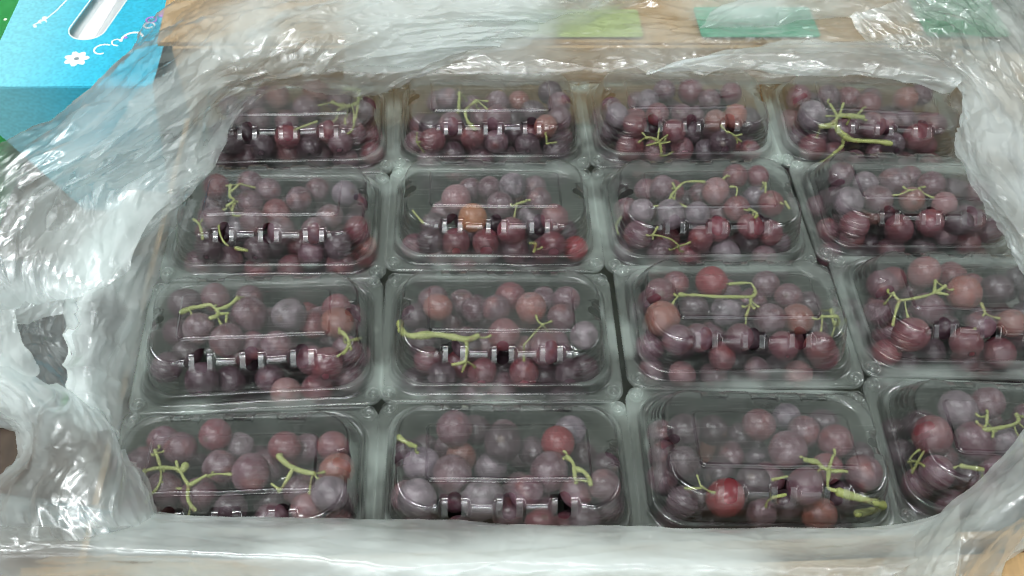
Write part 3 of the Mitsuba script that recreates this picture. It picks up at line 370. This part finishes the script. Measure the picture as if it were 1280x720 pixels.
PACK_LABELS = {
    (0, 0): 'clear clamshell grape pack in the back left corner, half covered by the film', (0, 1): 'clear clamshell grape pack, second from the left in the back row', (0, 2): 'clear clamshell grape pack, third from the left in the back row', (0, 3): 'clear clamshell grape pack, turned askew in the back right corner',
    (1, 0): 'clear clamshell grape pack, leftmost in the second row from the back', (1, 1): 'clear clamshell grape pack holding one orange grape, second row from the back', (1, 2): 'clear clamshell grape pack, third from the left in the second row from the back', (1, 3): 'clear clamshell grape pack, rightmost in the second row from the back',
    (2, 0): 'clear clamshell grape pack tilted a little, leftmost in the third row from the back', (2, 1): 'clear clamshell grape pack over a thick green stem, second from left in the third row', (2, 2): 'clear clamshell grape pack, third from the left in the third row from the back', (2, 3): 'clear clamshell grape pack at the right edge, third row from the back',
    (3, 0): 'clear clamshell grape pack in the front left corner beside the bunched film', (3, 1): 'clear clamshell grape pack, second from the left in the front row', (3, 2): 'clear clamshell grape pack, third from the left in the front row', (3, 3): 'clear clamshell grape pack in the front right corner, partly under the film'}
BUNCH_LABELS = {
    (0, 0): 'dusky red grapes with a broad yellow green stem at the right, back left pack', (0, 1): 'mauve grapes with two pale upright stems, second pack of the back row', (0, 2): 'red and mauve grapes with a star shaped green stem at the front, back row', (0, 3): 'mauve grapes with a long bright green branching stem, back right pack',
    (1, 0): 'mauve grapes with a thin forked stem, leftmost pack of the second row', (1, 1): 'grapes heaped towards the front around one bright orange grape', (1, 2): 'pinkish grapes with a pale arched stem, third pack of the second row', (1, 3): 'dull mauve grapes showing almost no stem, right pack of the second row',
    (2, 0): 'big purple grapes with a green forked stem upper left, left pack of third row', (2, 1): 'grapes lying behind a thick bright green stem, second pack of the third row', (2, 2): 'red and purple grapes with a long straight stem, third pack of the third row', (2, 3): 'pink and orange grapes with a winding stem, right pack of the third row',
    (3, 0): 'mauve grapes with two pale forked stems, front left pack', (3, 1): 'bluish bloomed grapes with a red one near the top right, front row', (3, 2): 'dark purple grapes with a branching stem at the right, third pack in front', (3, 3): 'large dusky grapes with small green stems, front right pack'}

rng = np.random.default_rng(21)
for n, ((row, col), (gr, st)) in enumerate(sorted(FRUIT.items())):
    suf = f'_{n:03d}' if n else ''
    px, py, rot = PLACES[row * 4 + col]
    W = T().translate([px, py, .0006 * (n % 3)]).rotate([0, 0, 1], math.degrees(rot)).rotate([1, .4, 0], .7 * math.sin(n * 2.3)).rotate([0, 1, 0], .5 * math.sin(n * 4.1))
    pack, bunch = 'grape_pack' + suf, 'grape_bunch' + suf
    scene[pack + '__tub'] = {**TUB, 'to_world': W}
    rim, dome = LIDS[(row * 3 + col * 5 + row * col) % 4]
    scene[pack + '__lid'] = {**dome, 'to_world': W}
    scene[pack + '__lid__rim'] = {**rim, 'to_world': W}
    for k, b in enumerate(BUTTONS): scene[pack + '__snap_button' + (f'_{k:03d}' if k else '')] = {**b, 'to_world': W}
    labels[pack] = {'label': PACK_LABELS[row, col], 'category': 'plastic container', 'group': 'clear clamshell packs of grapes in the box'}
    labels[bunch] = {'label': BUNCH_LABELS[row, col], 'category': 'grapes', 'group': 'bunches of grapes inside the clear packs'}
    for k, s in enumerate(gr.split(',')):
        kind, (x, y, z, r) = s[0], (float(v) * 1e-4 for v in s[1:].split())
        ico = ICO[0 if kind == 'p' and z < -.016 else 1]
        q = trimesh.transformations.random_rotation_matrix(rng.random(3))[:3, :3]
        stretch = np.array([1, 1, rng.uniform(1.0, 1.16)]); stretch /= stretch.prod() ** (1 / 3)
        d = ico.vertices
        v = (d * stretch * (1 + .05 * (meshkit.noise(d * 1.7 + k * 9, n) - .5))[:, None]) @ q.T * r + [x, y, z]
        base = np.array(TONE[kind]) * rng.uniform(.82, 1.2) * rng.uniform(.93, 1.07, 3)
        f = meshkit.fbm(d * 2.2 + [k * 7.1, n * 3.3, 0], 4, 2); g = meshkit.fbm(d * 6 + [k * 3.1, n, 5], 2, 7)
        lab_o = kind == 'O'
        bl = np.clip(BLOOM[kind] * (.15 + 1.5 * np.clip((f - .33) / .4, 0, 1) * (.6 + .8 * g)) * rng.uniform(.6, 1.15), 0, .92)[:, None]
        warm = np.clip((meshkit.fbm(d * 1.2 + [0, k, n], 2, 3) - .55) * 3, 0, 1)[:, None]
        colr = base * (1 - .55 * warm) + np.array([.20, .055, .045]) * .55 * warm if kind in 'rom' else np.tile(base, (len(d), 1))
        if ico is ICO[1]:              # a dry stylar scar at one end, small brown specks
            scar = np.clip((d @ np.array([0, 0, 1.]) - .975) / .015, 0, 1)[:, None]
            fleck = np.clip((meshkit.noise(d * 9 + k, n + 3) - .84) * 14, 0, 1)[:, None] * .5
            v = v - (d @ q.T) * r * .05 * np.clip((-d[:, 2:] - .90) / .1, 0, 1)
            colr = colr * (1 - np.maximum(scar * .8, fleck)) + np.array([.06, .03, .02]) * np.maximum(scar * .8, fleck)
        colr = colr * (1 - bl) + np.array([.225, .175, .20]) * bl
        scene[bunch + '__grape' + (f'_{k:03d}' if k else '')] = mikit.ply(trimesh.Trimesh(v, ico.faces, process=False), 'grape_skin', smooth=True, color=colr, to_world=W)
        if lab_o: labels[bunch + '__grape' + (f'_{k:03d}' if k else '')] = {'label': 'single bright orange grape'}
    balls = [list(map(float, g[1:].split())) for g in gr.split(',') if g[0] != 'p']
    balls = np.array(balls) * 1e-4; used = set()
    parts = []
    for k, s in enumerate(st.split(';')):
        rad, pts = s.split(':'); rad = float(rad) * 1e-5
        pts = np.array(list(map(float, pts.split()))).reshape(-1, 3) * 1e-4
        taper = np.linspace(1.0, .72, len(pts)); taper[-1] *= 1.3
        dense = np.vstack([pts[i] + (pts[i + 1] - pts[i]) * t for i in range(len(pts) - 1) for t in np.linspace(0, 1, 9)[:, None]])
        pts[:, 2] -= .0012 * np.sin(np.arange(len(pts)) * 2.1 + k)
        g = [tube(pts, rad * .92 * taper, 9, 6, .45, k), trimesh.creation.icosphere(2, rad * .95).apply_translation(pts[0])]
        for bi in np.argsort(np.linalg.norm(balls[:, None, :3] - dense[None], axis=-1).min(1)):
            dist = np.linalg.norm(dense - balls[bi, :3], axis=1); a_ = dist.argmin()
            if bi in used or dist[a_] - balls[bi, 3] > .013 or len(g) > 6: continue
            if dist[a_] - balls[bi, 3] < .002: continue
            used.add(bi); p0 = dense[a_]; p1 = balls[bi, :3] + (p0 - balls[bi, :3]) / dist[a_] * balls[bi, 3] * .97
            mid = (p0 + p1) / 2 + np.array([.0012 * np.sin(bi * 3.), .0012 * np.cos(bi * 2.), -.0008])
            g.append(tube([p0, mid, p1], np.array([.00075, .00055, .0010]), 7, 5, .2, int(bi)))
        parts.append((dense, g))
    while parts:                       # branches that touch are one stem
        d0, g0 = parts.pop(0)
        grown = True
        while grown:
            grown = False
            for q in list(parts):
                if np.linalg.norm(d0[:, None] - q[0][None], axis=-1).min() < .0035:
                    d0, g0 = np.vstack([d0, q[0]]), g0 + q[1]; parts = [z_ for z_ in parts if z_ is not q]; grown = True
        scene[key_for(bunch + '__stem')] = mikit.ply(trimesh.util.concatenate(g0), 'stem_skin', smooth=True, to_world=W)

# ------------------------------------------------------------------ the plastic liner
CTRL = {
    'mouth_fold': '143,362,40 102,308,48 57,287,45 14,271,40 | -49,356,50 -56,258,70 -45,221,65 -24,228,45 | -201,310,60 -163,211,85 -133,184,75 -90,194,45 | -317,230,60 -242,172,90 -196,147,80 -158,161,45 | -348,158,65 -295,117,95 -261,123,80 -243,149,48 | -378,80,70 -318,51,100 -289,63,80 -271,70,48 | -407,53,70 -349,12,95 -324,23,75 -294,29,45 | -429,30,60 -378,-7,80 -355,-2,65 -309,-17,45 | -437,-1,40 -389,-41,60 -367,-43,55 -332,-50,40 | -438,-37,20 -405,-58,40 -393,-60,40 -374,-52,34 | -439,-61,10 -408,-77,30 -387,-81,34 -369,-77,30 | -426,-103,10 -392,-115,30 -369,-116,34 -349,-109,32',
    'side_wall': '-324,45,40 -314,37,44 -307,47,34 -303,95,-20 | -348,0,30 -329,-14,44 -316,-8,34 -308,30,-20 | -354,-27,25 -331,-41,44 -317,-39,34 -310,-14,-20 | -350,-65,20 -326,-84,44 -316,-80,34 -310,-55,-20 | -342,-98,20 -321,-119,44 -312,-115,34 -311,-98,-20 | -321,-136,30 -303,-152,45 -298,-150,34 -310,-144,-20',
    'sheer_fold': '-391,-29,36 -377,-27,30 -360,-24,30 -342,-23,36 | -389,-53,30 -380,-43,14 -365,-45,12 -338,-54,34 | -379,-84,30 -373,-69,10 -357,-68,8 -329,-87,32 | -360,-116,34 -352,-109,22 -337,-111,24 -317,-119,34',
    'corner_bundle': '-405,-99,20 -384,-108,40 -376,-107,45 -378,-84,30 | -379,-120,25 -350,-133,50 -338,-132,55 -343,-113,35 | -366,-126,20 -330,-151,60 -317,-147,60 -321,-123,35 | -355,-145,20 -311,-175,70 -297,-165,65 -302,-140,35 | -365,-164,20 -302,-198,75 -279,-193,65 -281,-176,35 | -372,-198,30 -302,-221,70 -276,-217,60 -267,-203,35',
    'front_fold': '-391,-167,5 -375,-180,37 -361,-205,52 -353,-226,58 -357,-237,38 -361,-255,14 | -336,-178,5 -324,-190,37 -314,-209,52 -309,-225,58 -314,-230,38 -317,-249,14 | -279,-186,5 -269,-198,37 -263,-215,52 -259,-230,58 -264,-230,38 -266,-249,14 | -217,-191,5 -212,-203,37 -208,-219,52 -205,-234,58 -208,-239,38 -209,-258,14 | -152,-195,5 -150,-206,37 -148,-223,52 -148,-240,58 -149,-250,38 -149,-268,14 | -81,-201,5 -83,-212,37 -85,-228,52 -86,-244,58 -86,-255,38 -86,-273,14 | -10,-205,5 -16,-216,37 -20,-232,52 -24,-248,58 -22,-259,38 -22,-277,14 | 62,-209,5 52,-219,37 45,-236,52 40,-251,58 42,-261,38 43,-280,14 | 127,-210,5 113,-220,37 102,-237,52 96,-253,58 99,-264,38 101,-283,14 | 177,-200,5 160,-211,37 146,-234,52 136,-253,58 140,-266,38 142,-285,14',
    'right_corner_fold': '79,-267,45 92,-280,65 117,-283,60 150,-280,40 | 111,-243,45 118,-260,68 135,-264,62 158,-260,40 | 134,-226,45 134,-245,70 154,-247,60 176,-243,35 | 158,-208,45 155,-232,72 175,-233,60 199,-228,35 | 187,-187,45 181,-215,72 200,-218,60 226,-212,35 | 232,-151,45 223,-186,70 240,-195,60 265,-199,40',
    'right_side_fold': '216,217,60 279,237,70 359,290,60 469,352,40 | 260,188,42 280,177,65 333,206,60 430,248,40 | 287,162,42 287,136,65 325,153,60 411,191,40 | 283,117,42 288,102,62 328,110,55 399,141,30 | 263,72,42 272,51,60 312,56,55 379,84,30 | 261,25,42 270,10,60 305,15,55 371,40,30 | 265,-18,42 270,-35,60 302,-31,55 360,-8,30 | 267,-74,42 273,-89,60 297,-85,55 348,-66,30',
    'back_fold': '-192,192,14 -190,182,34 -190,206,44 -192,245,46 -195,324,52 | -83,192,14 -84,182,34 -83,206,44 -82,245,46 -79,325,52 | 21,191,14 18,181,34 20,205,44 24,245,46 34,327,52 | 114,190,14 108,181,34 111,205,44 119,245,46 134,328,52 | 208,190,14 200,180,34 204,205,44 215,245,46 236,329,52 | 304,189,14 293,180,34 298,205,44 312,246,46 340,330,52 | 409,188,14 395,179,34 401,205,44 419,246,46 454,331,52',
    'back_edge_fold': '44,169,38 50,171,40 61,175,40 | 93,175,38 105,178,48 130,199,42 | 143,170,40 156,180,50 178,208,42 | 193,164,42 205,173,52 231,207,44 | 242,155,42 255,166,54 292,210,46 | 283,143,42 296,148,56 337,188,50',
    'top_fold': '90,209,52 98,215,54 107,227,52 | 167,225,52 167,234,60 178,271,52 | 234,225,52 236,241,60 250,277,52 | 295,225,52 303,244,58 323,281,50 | 339,230,52 349,244,58 374,281,50',
}
def ridge(p, seed, sharp=1.0):
    n = meshkit.noise(p, seed) * .65 + meshkit.noise(p * 2.03 + 5, seed + 9) * .35
    return 1 - np.abs(2 * n - 1) ** sharp

def crumple(p, seed):
    """Facets meeting in sharp creases: the highest of a few tilted planes per cell, faded between octaves."""
    out = 0
    for o in range(3):
        w = p * (1.9 ** o) + 1.3 * o
        w = w + .35 * np.stack([meshkit.noise(w * .8, seed + 21 + o), meshkit.noise(w * .8 + 9, seed + 31 + o), 0 * w[..., 0]], -1)
        out = out + (np.abs(meshkit.noise(w, seed + o) - .5) + .6 * np.abs(meshkit.noise(w[..., [1, 0, 2]] * 1.31 + 3, seed + 40 + o) - .5)) * .5 ** o
    return out

def facets(a, b, la, lb, seed, jag=.5):
    """Flat facets with sharp straight creases: heights linear over a random triangulation, cells about la by lb."""
    r_ = np.random.default_rng(seed)
    na, nb = int(np.ceil(a.max() / la)) + 4, int(np.ceil(b.max() / lb)) + 4
    i, j = np.meshgrid(np.arange(na) - 2, np.arange(nb) - 2, indexing='ij')
    P = np.stack([i + r_.uniform(-jag, jag, i.shape) + .5 * (j % 2), j + r_.uniform(-jag, jag, i.shape)], -1).reshape(-1, 2)
    return LinearNDInterpolator(P, r_.uniform(-1, 1, len(P)), fill_value=0)(np.stack([a / la, b / lb], -1))

def film(name, milk_base, step=.0010, crease=.0007, pleat=.006, pl=(.028, .22), cr=.0030, cl=.040, fine=.0003, seed=0, edge=.2, ctrl=None, drop=0, part=(0, 1)):
    rows_ = [[list(map(float, p.split(','))) for p in r.split()] for r in (ctrl or CTRL[name]).split('|')]
    Cc = np.array(rows_) / 1000
    nu, nv = Cc.shape[:2]
    Lu = np.linalg.norm(np.diff(Cc, axis=0), axis=-1).sum(0).mean(); Lv = np.linalg.norm(np.diff(Cc, axis=1), axis=-1).sum(1).mean()
    U_, V_ = max(12, int(Lu / step)), max(8, int(Lv / step))
    if part != (0, 1): V_ = max(8, int(V_ * (part[1] - part[0])))
    u, v = np.linspace(0, nu - 1, U_), np.linspace((nv - 1) * part[0], (nv - 1) * part[1], V_)
    X = np.stack([RectBivariateSpline(np.arange(nu), np.arange(nv), Cc[..., k], kx=min(3, nu - 1), ky=min(3, nv - 1))(u, v) for k in range(3)], -1)
    X[..., 2] -= drop
    a = np.r_[0, np.cumsum(np.linalg.norm(np.diff(X, axis=0), axis=-1).mean(1))][:, None] * np.ones((1, V_))
    b = np.cumsum(np.r_[np.zeros((1, U_)), np.linalg.norm(np.diff(X, axis=1), axis=-1).T], axis=0).T
    n = np.cross(np.gradient(X, axis=0), np.gradient(X, axis=1)); n /= np.linalg.norm(n, axis=-1, keepdims=True) + 1e-12
    if n[..., 2].mean() < 0: n = -n
    z0 = 0 * a
    warp = (meshkit.noise(np.stack([a * 9, b * 14, z0], -1), seed + 3) - .5) * .05
    dp = ridge(np.stack([(b + warp) / pl[0], a / pl[1], z0 + seed], -1), seed, .8) - .55
    dp2 = ridge(np.stack([(b - warp * .8 + a * .25) / (pl[0] * .43), a / (pl[1] * .5), z0 + seed + 3], -1), seed + 5, .7) - .55
    amt = .45 + 1.1 * np.clip(meshkit.noise(np.stack([a * 13, b * 18, z0 + 2], -1), seed + 13), 0, 1)
    skew = b + .35 * a + .006 * np.sin(a * 30 + seed)
    dc = facets(a, skew, cl * 2.6, cl * .55, seed + 70) + .42 * facets(a, b + .8 * warp, cl * 1.3, cl * .26, seed + 71) + .40 * facets(a + .3 * b, b, cl * .5, cl * .15, seed + 72) + .20 * facets(a - .4 * b, b, cl * .24, cl * .10, seed + 73)
    df = meshkit.fbm(np.stack([a / .006, b / .004, z0], -1), 2, seed + 2) - .5
    # sharp creases: narrow raised lines that wander along the sheet, some long and some short
    line = 0
    for q, (sa, sb, w, hgt) in enumerate(((.16, .030, .030, 1.0), (.07, .020, .040, .7), (.022, .030, .05, .6), (.03, .012, .05, .5))):
        nn = meshkit.noise(np.stack([a / sa + 3 * q, (b + warp) / sb, z0 + seed * 1.7], -1), seed + 50 + q)
        gate = np.clip((meshkit.noise(np.stack([a * 17, b * 21, z0 + q], -1), seed + 60 + q) - .42) * 5, 0, 1)
        line = line + hgt * gate * np.exp(-((nn - .5) / w) ** 2)
    X = X + n * (.6 * pleat * (dp + .25 * dp2) * amt + cr * dc * amt + fine * df + crease * line)[..., None]
    # the mouth of the bag is not cut straight
    tv = np.linspace(0, 1, V_)[None]
    wv = (meshkit.fbm(np.stack([a * 22, z0, z0 + seed], -1), 3, seed + 8) - .5) * .014
    dv = np.gradient(X, axis=1); dv /= np.linalg.norm(dv, axis=-1, keepdims=True) + 1e-9
    X = X + dv * (wv * np.clip(1 - np.minimum(tv, 1 - tv) / edge, 0, 1))[..., None]
    mk = milk_base(a / Lu, tv) if callable(milk_base) else milk_base + 0 * a
    uvs = np.stack([np.broadcast_to(mk, a.shape), b], -1).reshape(-1, 2)
    key = key_for('plastic_liner__' + name)
    scene[key] = mikit.ply((X.reshape(-1, 3), grid_faces(U_, V_)), 'film', smooth=True, uv=uvs)

RIGHT_WALL = '350,205,30 330,205,38 318,205,20 306,203,-50 | 350,90,34 332,95,42 318,95,22 313,95,-50 | 352,-10,32 330,-5,40 318,-5,20 314,-5,-50 | 350,-110,34 331,-105,40 317,-105,20 312,-105,-50 | 350,-215,30 328,-212,38 316,-212,20 308,-212,-50'
film('mouth_fold', .36, pleat=.008, pl=(.022, .26), cr=.0042, crease=.0007, seed=1)
film('mouth_fold', .22, pleat=.008, pl=(.030, .22), cr=.0042, crease=.0007, seed=21, drop=.013, part=(.30, .97))
film('side_wall', .80, pleat=.006, pl=(.2, .02), cr=.003, seed=2)
film('sheer_fold', .05, pleat=.006, pl=(.2, .02), cr=.004, cl=.03, seed=31)
film('corner_bundle', .34, pleat=.004, pl=(.03, .12), cr=.0030, cl=.045, seed=3)
film('corner_bundle', .20, pleat=.005, pl=(.025, .12), cr=.0030, cl=.050, seed=23, drop=.014, part=(.05, .93))
film('front_fold', .42, pleat=.0035, pl=(.02, .20), cr=.0014, cl=.05, crease=.0006, seed=4, edge=.08)
film('front_fold', .34, pleat=.003, pl=(.02, .20), cr=.0012, cl=.05, crease=.0006, seed=24, edge=.08, drop=.008, part=(.2, .98))
film('right_corner_fold', .38, pleat=.006, pl=(.022, .22), cr=.0026, seed=5)
film('right_corner_fold', .24, pleat=.006, pl=(.022, .22), cr=.0026, seed=25, drop=.012, part=(.15, .95))
film('side_wall', .6, pleat=.005, pl=(.2, .02), seed=12, ctrl=RIGHT_WALL)
film('right_side_fold', .40, pleat=.008, pl=(.03, .15), cr=.004, seed=6)
film('back_fold', .25, pleat=.004, pl=(.03, .16), cr=.0026, seed=7)
film('back_edge_fold', .46, pleat=.005, pl=(.02, .2), cr=.0025, seed=8)
film('top_fold', .34, pleat=.006, pl=(.025, .2), cr=.003, seed=9)
labels['plastic_liner'] = {'label': 'milky crumpled plastic film liner folded open around the grape packs', 'category': 'plastic bag'}

# ------------------------------------------------------------------ left of the box: carton, green packet, dark cloth
def lay(shape, z, h=.0012):
    return trimesh.util.concatenate([trimesh.creation.extrude_polygon(g, h, engine='earcut').apply_translation([0, 0, z]) for g in getattr(shape, 'geoms', [shape])])
K = 'gift_carton'
CT = -.020
scene['carton_blue'] = {'type': 'twosided', 'bsdf': {'type': 'principled', 'base_color': proc(lambda p, n, uv: mix((.20, .56, .64), (.04, .45, .63), smoothstep(-.50, -.40, p.x)) * (.9 + .2 * noise(p.x * 500, p.y * 500, p.z * 500))), 'roughness': .38, 'specular': .5}}
scene['carton_white'] = {'type': 'twosided', 'bsdf': {'type': 'diffuse', 'reflectance': rgb(.82, .82, .82)}}
scene['carton_pink'] = {'type': 'twosided', 'bsdf': {'type': 'diffuse', 'reflectance': rgb(.45, .22, .62)}}
scene['carton_grey'] = {'type': 'twosided', 'bsdf': {'type': 'diffuse', 'reflectance': rgb(.25, .30, .32)}}
hole = LineString([(-.4275, .316), (-.414, .385)]).buffer(.0155)
top = Polygon([(-.497, .28), (-.515, .234), (-.357, .234), (-.357, .45), (-.497, .45)])
top = Polygon([(-.530, .234), (-.357, .234), (-.357, .46), (-.4985, .46), (-.4985, .300)])
scene[K + '__top_panel'] = mikit.ply(lay(top.difference(hole), CT - .0012), 'carton_blue')
scene[K + '__front_panel'] = mikit.ply(bent_sheet((-.452, .2335, -.164), (-.372, .2335, -.164), (-.524, .2335, CT - .0013), (-.357, .2335, CT - .0013), .001, amp=.0004, seed=3), 'carton_blue', smooth=30)
scene[K + '__side_panel'] = mikit.ply(bent_sheet((-.373, .234, -.164), (-.373, .46, -.164), (-.358, .234, CT - .0013), (-.358, .46, CT - .0013), .001, amp=.0004, seed=4), 'carton_blue', smooth=30)
scene[K + '__inner_flap'] = mikit.ply(bent_sheet((-.452, .296, -.030), (-.424, .290, -.024), (-.446, .42, -.032), (-.408, .42, -.026), .0008, amp=.0006, seed=5), 'carton_white', smooth=30)
scene[K + '__inner_flap_001'] = mikit.ply(bent_sheet((-.4235, .290, -.024), (-.395, .296, -.045), (-.4075, .42, -.026), (-.380, .42, -.047), .0008, amp=.0006, seed=6), 'carton_white', smooth=30)
scene[K + '__handle_edge'] = mikit.ply(lay(hole.buffer(.0011).difference(hole.buffer(.0001)), CT, .0003), 'carton_white')
fl = union_all([affinity.translate(affinity.rotate(affinity.scale(Point(0, 0).buffer(1, 12), .0030, .0046), a - 90 + 0), .0062 * math.cos(math.radians(a)), .0062 * math.sin(math.radians(a))) for a in range(10, 370, 51)][:7])
fl = affinity.translate(fl, -.4275, .272)
scene[K + '__flower_print'] = mikit.ply(lay(fl.difference(Point(-.4275, .272).buffer(.0022)), CT, .0004), 'carton_white')
scene[K + '__flower_heart'] = mikit.ply(lay(Point(-.4275, .272).buffer(.0021), CT, .0004), 'carton_grey')
def curl(cx, cy, r0, r1, a0, a1, w):
    t = np.linspace(0, 1, 40); a = np.radians(a0 + (a1 - a0) * t); r = r0 + (r1 - r0) * t
    return LineString(np.c_[cx + r * np.cos(a), cy + r * np.sin(a)]).buffer(w)
sw = union_all([curl(-.4085, .284, .0092, .0045, 60, 290, .0008), curl(-.398, .297, .0060, .0022, -80, -330, .0007), curl(-.383, .302, .0125, .006, 200, 30, .0011), curl(-.375, .321, .005, .0035, 0, 330, .0007)])
scene[K + '__scroll_print'] = mikit.ply(lay(sw, CT, .0004), 'carton_white')
for d_ in (Point(-.3745, .330).buffer(.0052).difference(Point(-.3745, .330).buffer(.0036)), union_all([Point(-.366, .338).buffer(.004), Point(-.3655, .343).buffer(.003)]), Point(-.392, .303).buffer(.0015)):
    scene[key_for(K + '__purple_print')] = mikit.ply(lay(d_, CT, .0004), 'carton_pink')
spr = union_all([curl(-.470, .327, .004, .002, 0, 260, .0006), LineString([(-.476, .322), (-.468, .330), (-.461, .345), (-.455, .365)]).buffer(.0006), Point(-.469, .333).buffer(.0022), Point(-.474, .320).buffer(.0016)])
scene[K + '__sprig_print'] = mikit.ply(lay(spr, CT, .0004), 'carton_white')
labels[K] = {'label': 'bright cyan blue carton with an oval handle hole, white flower and scrolls', 'category': 'carton'}

scene['packet_green'] = {'type': 'twosided', 'bsdf': {'type': 'principled', 'base_color': proc(lambda p, n, uv: mix((.02, .21, .045), (.06, .33, .10), fbm(p.x * 30, p.y * 30, 0, 3))), 'roughness': .35}}
scene['packet_white'] = {'type': 'twosided', 'bsdf': {'type': 'diffuse', 'reflectance': rgb(.72, .78, .66)}}
pu, pv = np.meshgrid(np.linspace(-1, 1, 60), np.linspace(-1, 1, 80), indexing='ij')
pz = -.166 + .042 * ((1 - pu ** 4) * (1 - pv ** 4)) ** .4 + .004 * (meshkit.fbm(np.stack([pu * 3, pv * 4, 0 * pu], -1), 3, 8) - .5)
PX, PY = -.625 + pu * .098, .40 + pv * .19
scene['green_packet__wrapper'] = mikit.ply((np.stack([PX, PY, pz], -1).reshape(-1, 3), grid_faces(60, 80)), 'packet_green', smooth=True)
rg = np.random.default_rng(3); spots = []
for _ in range(70):
    a, b = rg.uniform(-.85, .85, 2)
    i, j = int((a + 1) / 2 * 59), int((b + 1) / 2 * 79)
    s = trimesh.creation.icosphere(1, 1.0); s.apply_scale([rg.uniform(.0018, .004), rg.uniform(.0018, .004), .0007]); s.apply_translation([PX[i, j], PY[i, j], pz[i, j]]); spots.append(s)
scene['green_packet__spot_print'] = mikit.ply(trimesh.util.concatenate(spots), 'packet_white', smooth=True)
labels['green_packet'] = {'label': 'green packet with pale spots lying beside the cyan carton', 'category': 'packet'}

scene['cloth_grey'] = {'type': 'twosided', 'bsdf': {'type': 'principled', 'base_color': proc(lambda p, n, uv: mix((.045, .048, .05), (.085, .09, .088), fbm(p.x * 45, p.y * 45, p.z * 45, 3))), 'roughness': .85}}
cu, cv = np.meshgrid(np.linspace(-1, 1, 90), np.linspace(-1, 1, 110), indexing='ij')
ct = np.stack([cu * 3, cv * 3.5, 0 * cu], -1)
cz = -.164 + .034 * (1 - np.abs(cu) ** 3) * (1 - np.abs(cv) ** 3) * (.5 + meshkit.fbm(ct, 2, 3)) + .006 * ridge(ct * [1.4, .6, 1], 4, .8)
scene['dark_cloth'] = mikit.ply((np.stack([-.435 + cu * .10 + .008 * np.sin(cv * 4), .082 + cv * .085 + .006 * np.sin(cu * 5), cz], -1).reshape(-1, 3), grid_faces(90, 110)), 'cloth_grey', smooth=True)
labels['dark_cloth'] = {'label': 'dark grey crumpled cloth on the floor left of the box', 'category': 'cloth'}
